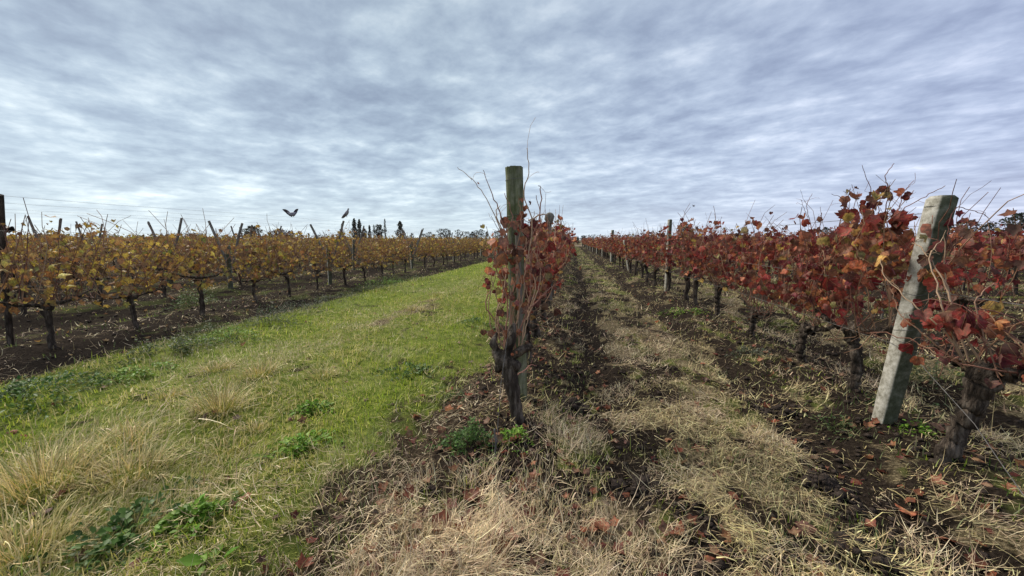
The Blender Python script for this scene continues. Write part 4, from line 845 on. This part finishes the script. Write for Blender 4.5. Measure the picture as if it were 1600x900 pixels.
FL = [(65, 805, .10, (.12, .045, .04), 'dark maroon leaf lying in the dry grass at the lower left'), (535, 775, .07, (.20, .09, .06), 'small brown leaf on the grass left of the straw patch'),
      (702, 640, .10, (.50, .24, .13), 'pale orange leaf, lower of the pair left of the foremost trunk'), (716, 633, .085, (.48, .21, .12), 'orange leaf, upper of the pair left of the foremost trunk'), (733, 622, .10, (.30, .09, .06), 'curled red leaf standing on edge left of the foremost trunk'), (690, 672, .09, (.26, .12, .08), 'brown leaf beside the weed clump at the foremost trunk'),
      (625, 768, .09, (.24, .10, .08), 'dull brown leaf on the upper edge of the bleached straw'), (690, 845, .14, (.24, .085, .05), 'dark rusty leaf, left one of two in the middle of the bleached straw'), (712, 850, .12, (.34, .15, .07), 'rusty orange leaf, right one of two in the middle of the bleached straw'), (735, 790, .10, (.22, .08, .05), 'brown leaf standing in the straw below the weed clump'), (757, 805, .09, (.20, .06, .045), 'dark red leaf half buried in straw below the weed clump'),
      (925, 815, .10, (.46, .20, .13), 'large salmon leaf on the litter in the alley, below the middle'), (938, 820, .11, (.52, .24, .15), 'bright salmon leaf overlapping another in the alley'), (932, 627, .07, (.30, .07, .05), 'red leaf on the dark clod heap beside the middle row'), (1212, 655, .08, (.52, .13, .08), 'bright red orange leaf on soil left of the leaning concrete post'), (1208, 615, .06, (.36, .13, .1), 'dull red leaf behind the bright red one on the soil'),
      (1420, 790, .11, (.58, .22, .12), 'bright orange leaf on the dark soil at the lower right'), (1360, 822, .08, (.38, .13, .09), 'dull red leaf left of the bright orange one at the lower right'), (1340, 742, .07, (.26, .05, .04), 'dark red leaf on soil above the bright orange one'), (1318, 766, .06, (.22, .04, .03), 'small dark red leaf in the straw at the lower right'), (1480, 830, .09, (.32, .12, .08), 'brown red leaf on the soil at the lower right corner'),
      (1256, 835, .10, (.20, .10, .08), 'grey brown leaf among green seedlings at the lower right'), (1062, 842, .10, (.28, .10, .06), 'rusty leaf on litter at the bottom, right of the straw patch'), (1148, 780, .08, (.28, .09, .06), 'rusty leaf among green seedlings in the alley'), (1027, 505, .10, (.60, .14, .07), 'bright orange red leaf alone on the soil halfway down the alley'), (1100, 567, .09, (.55, .13, .07), 'bright red leaf standing on the litter left of the right-hand row'), (1013, 474, .10, (.5, .05, .05), 'crimson leaf on the far soil near the right-hand row'),
      (1458, 690, .10, (.44, .27, .20), 'pinkish leaf at the foot of the thick dark trunk'), (980, 684, .06, (.45, .25, .2), 'small pale leaf in the alley beside the dark rut'), (1302, 700, .08, (.22, .10, .08), 'brown leaf beside the straw heap left of the leaning post')]
for i, (px, py, s, c, lab) in enumerate(FL):
    fw = at(px, py, 1.0); d = fw - np.array([0, 0, CAM_H]); t = -CAM_H / d[2]; fallen(d[0] * t, d[1] * t, s, c, lab, 'fallen vine leaves', i)
def scatter_leaves():
    x, y, r, g = scatter(9000, r0=1.3, r1=45, seed=31); d, gr, st, left, track, right = ground_masks(x, y)
    near = np.exp(-(np.abs(x - fix_right(x)) / .55) ** 2)
    k = g.uniform(0, 1, len(x)) < np.clip(right * (.16 + .45 * near) + left * .3 + track * .035, 0, 1); x, y, left = x[k], y[k], left[k]; n = len(x); mb = MB()
    P = np.stack([x, y, height(x, y) + .015], -1); C = jit(g, pick(g, FALL, n), n, .3); C[left > .5] = jit(g, pick(g, [(.5, .38, .2), (.36, .22, .08), (.25, .15, .08)], (left > .5).sum()), (left > .5).sum())
    which = g.integers(0, 3, n); M = rotm(g.uniform(0, 6.28, n), g.normal(0, .4, n), g.normal(0, .4, n)); S = g.uniform(.03, .07, n)
    for i, (T, F, W) in enumerate(TEMPL1): q = which == i; spray(mb, T, F, W, P[q], M[q], S[q], C[q])
    tag(mb.build('leaf_litter', M_LEAF), 'small brown and red fallen leaves strewn under the vine rows', 'leaves', kind='stuff')
scatter_leaves()

# ------------------------------------------------------------------ tufts and weeds
def grass_tuft(x, y, n, L, rad, lab, tall=.15, seed=0, pal=None, grp='dry grass tufts on the track'):
    n = int(n * .8); g = np.random.default_rng(seed); mb = MB(); a = g.uniform(0, 6.28, n); rr = rad * np.sqrt(g.uniform(0, 1, n)) * .6; px, py = rr * np.cos(a), rr * np.sin(a)
    P = np.stack([px, py, height(x + px, y + py) - hz(x, y) - .01], -1); lean = .10 + .75 * rr / (rad * .6) * g.uniform(.2, 1.5, n) + np.abs(g.normal(0, .18, n))
    pal = pal or [(.78, .62, .26), (.62, .50, .19), (.92, .76, .38), (.38, .35, .09), (.25, .30, .05)]
    LL = L * g.uniform(.2, 1, n); tl = g.uniform(0, 1, n) < tall; LL[tl] *= 1.9
    dd = math.hypot(x, y); blades(mb, P, a + g.normal(0, .5, n), LL, np.where(tl, .8, 1) * (.0024 + .0006 * dd) * g.uniform(.6, 1.4, n), np.clip(lean, 0, 1.4), g.normal(.6, .7, n), jit(g, pick(g, pal, n), n), seg=3, tip=.5)
    o = mb.build('grass_tuft', M_STRAW); o.location = (x, y, hz(x, y)); tag(o, lab, 'grass tuft', grp)
TU = [(-2.84, 2.65, 620, .27, .26, 'largest pale dry grass tuft with tall stalks, on the green track', .14), (-3.82, 3.55, 380, .17, .28, 'rounded straw-coloured tuft just behind the largest dry tuft', .05), (-3.15, 3.40, 380, .22, .26, 'upright dry tuft right behind the largest one', .12),
      (-2.55, 3.55, 240, .15, .22, 'loose dry tuft right of the largest one', .10), (-2.34, 2.45, 200, .10, .11, 'small round dry tuft right below the largest one', .04), (-3.55, 2.82, 240, .12, .16, 'small brownish tuft left of the largest one', .1), (-2.62, 1.80, 620, .20, .30, 'wide dry tuft in the left foreground with leaning stalks', .14),
      (-3.0, 2.1, 340, .16, .30, 'sprawling dry tuft left of the wide foreground tuft', .14), (-2.95, 1.62, 700, .30, .32, 'tall dry tuft at the lower left of the photo', .18), (-2.3, 2.15, 200, .11, .20, 'thin dry tuft above the wide foreground one', .2), (-2.45, 1.25, 620, .22, .30, 'dry tuft in the bottom left corner', .15),
      (-3.05, 7.2, 300, .14, .35, 'pale brown tuft far along the track near the middle post', .05), (-3.3, 5.6, 240, .10, .35, 'low brown tuft halfway along the track', .05), (-3.3, 9.3, 300, .12, .55, 'wide low brown tuft farther along the track', .03)]
for i, (x, y, n, L, rad, lab, tl) in enumerate(TU): grass_tuft(x, y, n, L, rad, lab, tl, 200 + i)
def straw_heap(x, y, n, rad, lab, seed):
    g = np.random.default_rng(seed); mb = MB(); a = g.uniform(0, 6.28, n); rr = rad * np.sqrt(g.uniform(0, 1, n)); px, py = rr * np.cos(a), rr * np.sin(a)
    P = np.stack([px, py, height(x + px, y + py) - hz(x, y) + .06 * (1 - (rr / rad) ** 2) * g.uniform(0, 1, n)], -1)
    blades(mb, P, g.uniform(0, 6.28, n), g.gamma(4, .022, n), (.0016 + .0003 * y) * g.uniform(.7, 1.3, n), np.clip(g.normal(1.25, .3, n), .3, 1.8), g.normal(.3, 1.6, n), jit(g, pick(g, STRAW[:4], n), n, .3), seg=3, tip=.6)
    o = mb.build('straw_heap', M_STRAW); o.location = (x, y, hz(x, y)); tag(o, lab, 'straw heap', 'heaps of bleached straw')
SH = [(1.40, 2.78, 380, .19, 'bleached straw heap left of the leaning concrete post'), (.42, 3.55, 300, .18, 'pale straw heap in the alley beside the dark rut'), (.95, 3.1, 300, .22, 'pale straw heap in the middle of the alley'), (.8, 4.6, 280, .24, 'pale straw heap farther along the alley'), (.62, 2.2, 340, .22, 'straw heap in the near alley'), (3.1, 4.2, 500, .45, 'wide straw heap behind the forked trunk of the right-hand row'), (2.95, 2.9, 320, .3, 'straw heap right of the leaning concrete post'), (.35, 1.55, 380, .25, 'straw heap at the bottom of the photo'), (.95, 1.62, 340, .22, 'straw heap at the lower right of the alley'), (3.2, 5.9, 360, .4, 'straw heap under the red vines, behind the short stump')]
for i, (x, y, n, rad, lab) in enumerate(SH): straw_heap(x, y, n, rad, lab, 300 + i)

def weed(x, y, n, h, rad, size, pal, lab, seed, slim=.42, grp='green weeds', ry=None):
    if n > 20: n = int(n * 1.7); size *= .66
    g = np.random.default_rng(seed); mb = MB(); e = bpy.data.objects.new('weed', None); COL.objects.link(e); e.location = (x, y, hz(x, y)); tag(e, lab, 'weed', grp)
    a = g.uniform(0, 6.28, n); lob = 1 + .35 * np.sin(2 * a + seed) + .25 * np.sin(5 * a + seed * 2); rr = rad * lob * np.sqrt(g.uniform(0, 1, n)) * g.uniform(.7, 1.35, n); px, py = rr * np.cos(a), rr * np.sin(a)
    den = fbm((x + px) * 2.2 / rad, (y + py) * 2.2 / rad, seed); kk = (den + g.uniform(-.08, .08, n) > .44) | (n < 20); a, rr, px, py, den = a[kk], rr[kk], px[kk], py[kk], den[kk]; n = len(a)
    zz = h * np.clip(1.1 - .8 * (rr / rad) ** 1.5, .12, 1) * g.uniform(.05, 1, n) * (.3 + 1.5 * np.clip(den - .35, 0, 1) * 2)
    if n < 3: raise ValueError(lab)
    P = np.stack([px, py, height(x + px, y + py) - hz(x, y) + zz], -1)
    T = np.array([[0, 0, 0], [slim * .8, .35, .10], [slim, .65, .06], [0, 1.1, -.12], [-slim, .62, .06], [-slim * .8, .32, .10]]); F = np.array([[0, 1, 2], [0, 2, 3], [0, 3, 4], [0, 4, 5]])
    spray(mb, T, F, np.array([1, 1, .9, .85, .9, 1]), P, rotm(a - 1.57 + g.normal(0, .8, n), g.normal(.35, .4, n), g.normal(0, .3, n)), size * g.uniform(.6, 1.3, n), jit(g, pick(g, pal, n), n, .3))
    tag(mb.build('leaves', M_GRASS, e), kind='stuff')
    mb = MB(); m = max(3, min(40, n // 6)); q = g.integers(0, n, m)
    for i in q: mb.tube(np.array([(px[i] * .6, py[i] * .6, -.01), (px[i] * .8, py[i] * .8, zz[i] * .5), P[i]]), .0022, 3, (.10, .14, .05), cap=False)
    tag(mb.build('stems', M_GRASS, e), kind='stuff')
DG = [(.045, .11, .018), (.075, .155, .026), (.11, .19, .04)]; BG = [(.12, .26, .02), (.18, .33, .03), (.24, .37, .05)]; GG = [(.10, .13, .08), (.14, .16, .10), (.08, .11, .06), (.18, .18, .13)]; OG = [(.06, .10, .03), (.10, .14, .05), (.13, .15, .06)]
W = [(-4.75, 2.60, 900, .16, .50, .06, DG, 'dense dark green weed clump at the left edge of the grass', .25), (-4.95, 4.05, 800, .22, .42, .045, OG, 'bushy dark green weed where the grass meets the left vineyard', .4), (-4.5, 3.3, 420, .10, .30, .04, BG, 'low bright green weed right of the dark clump', .4), (-4.85, 4.7, 420, .14, .4, .04, BG, 'bright green weed behind the bushy dark one', .4),
     (-5.0, 5.7, 700, .24, .38, .035, GG, 'grey-green weed, nearest of those along the edge of the left vineyard', .3), (-5.3, 6.9, 700, .24, .5, .035, GG, 'grey-green weed patch, second along the edge of the left vineyard', .3), (-5.55, 8.4, 700, .24, .6, .04, GG, 'wide grey-green weed patch, third along the edge of the left vineyard', .3), (-5.6, 10.3, 600, .22, .7, .05, OG, 'olive weed patch, fourth along the edge of the left vineyard', .3), (-6.0, 11.8, 500, .2, .6, .05, BG, 'bright green weed strip beside the far left vineyard edge', .4), (-5.4, 4.9, 420, .12, .5, .04, OG, 'olive weeds spreading onto the soil of the left vineyard', .4), (-5.9, 13, 600, .22, .9, .06, OG, 'far olive weed patch along the edge of the left vineyard', .3),
     (-.66, 2.36, 1000, .13, .17, .022, DG, 'dark green nettle-like weed clump at the foot of the foremost middle vine', .45), (-.36, 2.45, 260, .08, .11, .028, BG, 'small fresh weed right of the foremost trunk', .45), (-1.84, 1.50, 300, .07, .14, .05, BG, 'bright broad-leaved weed in the near grass, right of the darker patch', .38), (-2.12, 1.42, 620, .09, .26, .05, DG, 'dark green weed patch in the near left grass', .38),
     (-1.80, 2.24, 260, .08, .17, .05, BG, 'bright rosette weed in the grass, upper middle left', .35), (-2.12, 2.80, 200, .07, .12, .05, BG, 'small bright weed in the grass left of the foremost vine', .35), (-1.72, 3.75, 340, .07, .24, .05, DG, 'flat dark green weed beside the middle row', .35), (-1.55, 6.2, 320, .10, .32, .05, DG, 'dark green weed patch near the middle row, far along the grass', .35), (-1.52, 1.28, 9, .05, .05, .075, BG, 'single broad upright green leaf plant at the bottom left', .3),
     (2.0, 3.1, 160, .06, .14, .03, OG, 'small green weed left of the foot of the leaning concrete post', .4), (2.15, 4.9, 240, .07, .22, .03, GG, 'grey-green weed left of the forked trunk', .4), (2.45, 3.0, 120, .05, .12, .03, BG, 'tiny bright weed at the foot of the leaning concrete post', .4), (2.62, 3.5, 200, .14, .10, .03, OG, 'upright green weed behind the leaning concrete post', .4),
     (2.1, 7.6, 300, .08, .4, .04, BG, 'green weed patch beside the right-hand row near the grey post', .4), (-1.05, 3.3, 160, .05, .2, .028, OG, 'thin green weed among fallen leaves left of the middle row', .4), (-8.2, 7.3, 500, .45, .45, .05, DG, 'dark green bush under the yellow vines', .4), (3.6, 4.2, 300, .2, .35, .04, OG, 'dark weed behind the thick trunk at the right edge', .4)]
for i, (x, y, n, h, rad, size, pal, lab, slim) in enumerate(W): weed(x, y, n, h, rad, size, pal, lab, 400 + i, slim)

# ------------------------------------------------------------------ birds
M_DOVE = solid_mat('dove_feathers', [(0.3, (.16, .15, .17)), (0.7, (.34, .32, .35))], 25, rough=.8, bump=.2, attr=True)
M_DARK = solid_mat('dark_feathers', [(0.3, (.07, .065, .075)), (0.7, (.20, .18, .20))], 25, rough=.8, bump=.2, attr=True)
def bird_body(path, rad, mat, name='body', parent=None, s=1):
    mb = MB(); mb.tube(np.array(path) * s, np.array(rad) * s, 12); return mb.build(name, mat, parent, smooth=True)
# perched dove, on the right arm of the second post
pv = at(541.5, 339, 11.05)
e = bpy.data.objects.new('dove', None); COL.objects.link(e); e.location = pv; tag(e, 'grey dove perched on the tip of a slanted post arm, facing right', 'bird')
bird_body([(-.13, 0, -.035), (-.09, 0, .0), (-.05, 0, .05), (-.01, 0, .09), (.03, 0, .14), (.05, 0, .18), (.057, 0, .205), (.062, 0, .225), (.07, 0, .24), (.085, 0, .243), (.097, 0, .238)], [.012, .026, .042, .052, .048, .032, .022, .020, .022, .018, .006], M_DOVE, 'body', e)
mb = MB(); mb.tube([(.093, 0, .238), (.105, 0, .234), (.115, 0, .228)], [.006, .005, .001], 6); mb.build('beak', M_DARK, e)
for sy in (-1, 1):
    mb = MB(); mb.tube([(-.16, sy * .02, -.04), (-.10, sy * .04, .01), (-.04, sy * .05, .06), (.01, sy * .046, .10)], [.006, .02, .028, .012], 8); mb.build('wing', M_DARK, e, smooth=True)
    mb = MB(); mb.tube([(.0, sy * .018, .05), (.005, sy * .018, .0), (.02, sy * .018, -.01)], [.006, .004, .003], 5); mb.build('leg', M_DARK, e)
# flying dove with raised wings
pf = at(456, 333, 11.5)
e = bpy.data.objects.new('dove', None); COL.objects.link(e); e.location = pf; e.rotation_euler = (0, 0, YAW + R(12)); e.scale = (.95,) * 3; tag(e, 'grey dove in flight with both wings raised, over the yellow vines', 'bird')
bird_body([(.115, .05, .02), (.085, .03, .0), (.04, 0, -.03), (-.01, -.02, -.045), (-.06, -.03, -.03), (-.09, -.035, .005), (-.105, -.04, .025), (-.125, -.05, .03)], [.018, .045, .066, .070, .056, .034, .028, .012], M_DOVE, 'body', e)
mb = MB(); mb.add([(.07, .02, -.02), (.13, .09, .05), (.155, .05, .03), (.15, .02, .005), (.12, .0, -.03), (.07, .02, -.034)], [[0, 1, 2, 5], [0, 2, 3, 5], [0, 3, 4, 5]]); mb.build('tail', M_DARK, e)
for sg, sh, tip in ((-1, (-.03, 0, 0), (-.30, .03, .13)), (1, (.035, 0, .01), (.20, .05, .15))):
    sh = np.array(sh); tip = np.array(tip); mb = MB(); wv = tip - sh; back = np.array([.02 if sg < 0 else -.015, .03, -.11]); n = 9; lo = []; hi = []
    for k in range(n):
        f = k / (n - 1); p = sh + wv * f + np.array([0, 0, .05 * math.sin(math.pi * f)]); c = ((1 - f ** 2.6) * (.9 + .6 * math.sin(f * 2.4)) + .06) * 1.25; hi.append(p); lo.append(p + back * c + np.array([0, 0, -.008 * (k % 2)]))
    V = np.array(hi + lo + [q + np.array([0, .012, 0]) for q in hi]); F = [[k, k + 1, n + k + 1, n + k] for k in range(n - 1)] + [[2 * n + k, 2 * n + k + 1, n + k + 1, n + k] for k in range(n - 1)] + [[k, k + 1, 2 * n + k + 1, 2 * n + k] for k in range(n - 1)]
    mb.add(V, F, (.9, .85, .9)); mb.build('wing', M_DARK, e)
# far bird over the red rows
pb = at(1084, 322, 55)
e = bpy.data.objects.new('small_bird', None); COL.objects.link(e); e.location = pb; tag(e, 'tiny dark bird flying far off above the red vines', 'bird')
bird_body([(-.16, 0, .02), (-.08, 0, -.0), (0, 0, -.02), (.08, 0, .0), (.13, 0, .04)], [.02, .05, .065, .05, .02], M_DARK, 'body', e)
for sg in (-1, 1):
    mb = MB(); mb.add([(-.06, 0, 0), (.06, 0, 0), (sg * .12 + .05, .1, .18), (sg * .16, .12, .2), (-.05 + sg * .08, .02, .08)], [[0, 1, 2, 4], [4, 2, 3, 3]][:1] + [[4, 2, 3, 0]]); mb.build('wing', M_DARK, e)

# black scrap on the wire at the left edge
pk = at(12, 358, 4.0); mb = MB(); mb.tube([(-.10, 0, .02), (-.05, .01, .0), (0, .0, -.01), (.05, 0, .0), (.09, 0, .03)], [.02, .045, .038, .03, .008], 9, (1, 1, 1), lump=.3, seed=8)
M_BLACK = solid_mat('black_plastic', [(0.3, (.008, .008, .01)), (0.7, (.02, .02, .022))], 12, rough=.5, bump=.3)
o = mb.build('plastic_scrap', M_BLACK, smooth=True); o.location = pk; tag(o, 'crumpled black scrap caught on the wire beside the post at the left edge', 'scrap')

# ------------------------------------------------------------------ far trees
M_TREE = foliage_mat('far_tree_foliage', 'attr', .1, .8, .4, .8)
def tree(x, y, h, w, shape, col, lab, seed, n=1100, grp='trees on the horizon', name='tree'):
    g = np.random.default_rng(seed); e = bpy.data.objects.new(name, None); COL.objects.link(e); e.location = (x, y, 0); tag(e, lab, 'tree', grp)
    mb = MB(); mb.tube([(0, 0, -.5), (0, 0, h * .5), (g.normal(0, .03) * h, 0, h * .9)], [w * .05 + .1, w * .03 + .06, .04], 6)
    for k in range(5): a = g.uniform(0, 6.28); z = h * g.uniform(.3, .7); mb.tube([(0, 0, z), (math.cos(a) * w * .3, math.sin(a) * w * .3, z + h * .12)], [.09, .03], 5)
    mb.build('trunk', M_BARK, e, smooth=True)
    t = g.uniform(0, 1, n)
    if shape == 'cypress': prof = np.sin(np.pi * np.clip(t, 0, 1) ** .8) ** .6; z0 = .06
    elif shape == 'conifer': prof = (1 - t) ** .75 + .05; z0 = .12
    else: prof = np.sqrt(np.clip(1 - (2 * t - 1) ** 2, 0, 1)) ** .8; z0 = .28
    lump = 1 + .35 * np.sin(g.uniform(0, 6.28) + t * 14)
    a = g.uniform(0, 6.28, n); rr = w / 2 * prof * lump * g.uniform(.45, 1.05, n) * (1 + .2 * np.sin(3 * a + seed)); P = np.stack([rr * np.cos(a), rr * np.sin(a), h * (z0 + (1 - z0) * t)], -1)
    mb = MB(); T, F, W_ = TEMPL2[0]; S = g.uniform(.05, .10, n) * (h * .45 + w * .55) * (.8 if shape != 'cypress' else .5)
    spray(mb, T, F, np.ones(len(T)), P, rotm(g.uniform(0, 6.28, n), g.normal(-.6, .8, n), g.normal(0, .8, n)), S, jit(g, col, n, .45)); mb.build('crown', M_TREE, e)
def px_tree(px, ytop, wpx, Y, shape, col, lab, seed, **k):
    wpx *= 1.3; ytop -= 1
    p = at(px, ytop, Y); d = Y / math.cos(0); tree(p[0], p[1], max(p[2], 2), wpx / FPX * math.hypot(p[0], p[1]) * math.cos(math.atan((px - 800) / FPX)) ** 1, shape, col, lab, seed, **k)
DK = (.022, .035, .018); BL = (.035, .05, .04); BR = (.10, .06, .05)
for i, (px, yt, w, Y, sh, c, lab) in enumerate([(553, 343, 10, 150, 'conifer', DK, 'dark conifer, left one of the clump right of the perched dove'), (561, 344, 9, 155, 'conifer', DK, 'dark conifer, right one of the clump right of the perched dove'), (569, 358, 6, 155, 'round', DK, 'low dark tree at the right foot of the conifer clump'), (534, 350, 4, 150, 'cypress', DK, 'thin dark cypress behind the arm with the perched dove'), (577, 353, 6, 160, 'conifer', DK, 'small conifer left of the cypresses'), (584, 352, 4, 160, 'cypress', DK, 'short cypress, left of the pair on the skyline'), (592, 352, 10, 160, 'round', DK, 'round dark tree between the cypresses'), (601, 343, 3.6, 150, 'cypress', DK, 'tallest thin cypress on the left skyline'), (625, 347, 13, 150, 'conifer', DK, 'broad dark conifer right of the tallest cypress'),
      (393, 354, 20, 120, 'round', (.05, .065, .035), 'dark tree above the yellow vines at the left'), (436, 359, 18, 110, 'round', BR, 'low brown domed tree left of the flying dove, left one'), (453, 362, 10, 110, 'round', BR, 'low brown domed tree below the flying dove, right one'),
      (1070, 350, 15, 110, 'round', BL, 'dark tree showing over the right-hand row beside the grey post'), (1513, 345, 26, 90, 'round', BL, 'rounded dark tree right of the leaning concrete post'), (1547, 349, 13, 100, 'round', BL, 'small dark round tree between two bigger ones at the right'), (1597, 334, 34, 95, 'round', BL, 'largest dark tree at the right edge of the skyline'),
      (889, 366, 7, 125, 'conifer', BL, 'dark tree at the far end of the alley, left one'), (897, 371, 8, 128, 'round', BL, 'low dark tree at the far end of the alley, middle one'), (903, 370, 5, 126, 'conifer', BL, 'dark tree at the far end of the alley, right of the low one'), (912, 369, 7, 128, 'round', BL, 'dark tree at the far end of the alley, rightmost'), (1290, 356, 10, 130, 'round', BL, 'hazy small tree behind the tall red vine')]):
    px_tree(px, yt, w, Y, sh, c, lab, 700 + i)
gq = np.random.default_rng(8)
for i in range(26):
    px = 640 + i * 9.5 + gq.normal(0, 2.5); px_tree(px, (358 if i > 4 else 363) + gq.uniform(-1, 7), gq.uniform(8, 14), 210 + gq.uniform(-10, 20), ['round', 'conifer', 'round'][i % 3], (.05, .065, .05), 'small distant tree in the line left of the mossy post', 800 + i, n=420, grp='line of distant trees')
for i in range(22):
    px = 925 + i * 33 + gq.normal(0, 9); px_tree(px, 367 + gq.uniform(-3, 4), gq.uniform(12, 26), 240, 'round', (.06, .075, .065), 'low distant tree on the skyline behind the red vines', 840 + i, n=220, grp='distant trees behind the red rows')
for i in range(16):
    px = 20 + i * 32 + gq.normal(0, 9); px_tree(px, 367 + gq.uniform(-3, 3), gq.uniform(14, 30), 200, 'round', (.06, .06, .045), 'low distant tree on the skyline behind the yellow vines', 870 + i, n=220, grp='distant trees behind the yellow rows')

# dirt road across the end of the rows
mb = MB(); xs = np.linspace(-90, 90, 60); V = np.array([[x, ROW_END + a + .3 * math.sin(x * .2), .10 if 0 < j < 3 else .0] for x in xs for j, a in enumerate((2.0, 2.3, 6.2, 6.6))]); F = [[i * 4 + j, i * 4 + 4 + j, i * 4 + 5 + j, i * 4 + 1 + j] for i in range(59) for j in range(3)]
mb.add(V, F); M_ROAD = solid_mat('dirt_road', [(0.3, (.16, .12, .09)), (0.7, (.30, .24, .19))], 1.2, rough=1, bump=.5); tag(mb.build('dirt_road', M_ROAD), kind='structure')
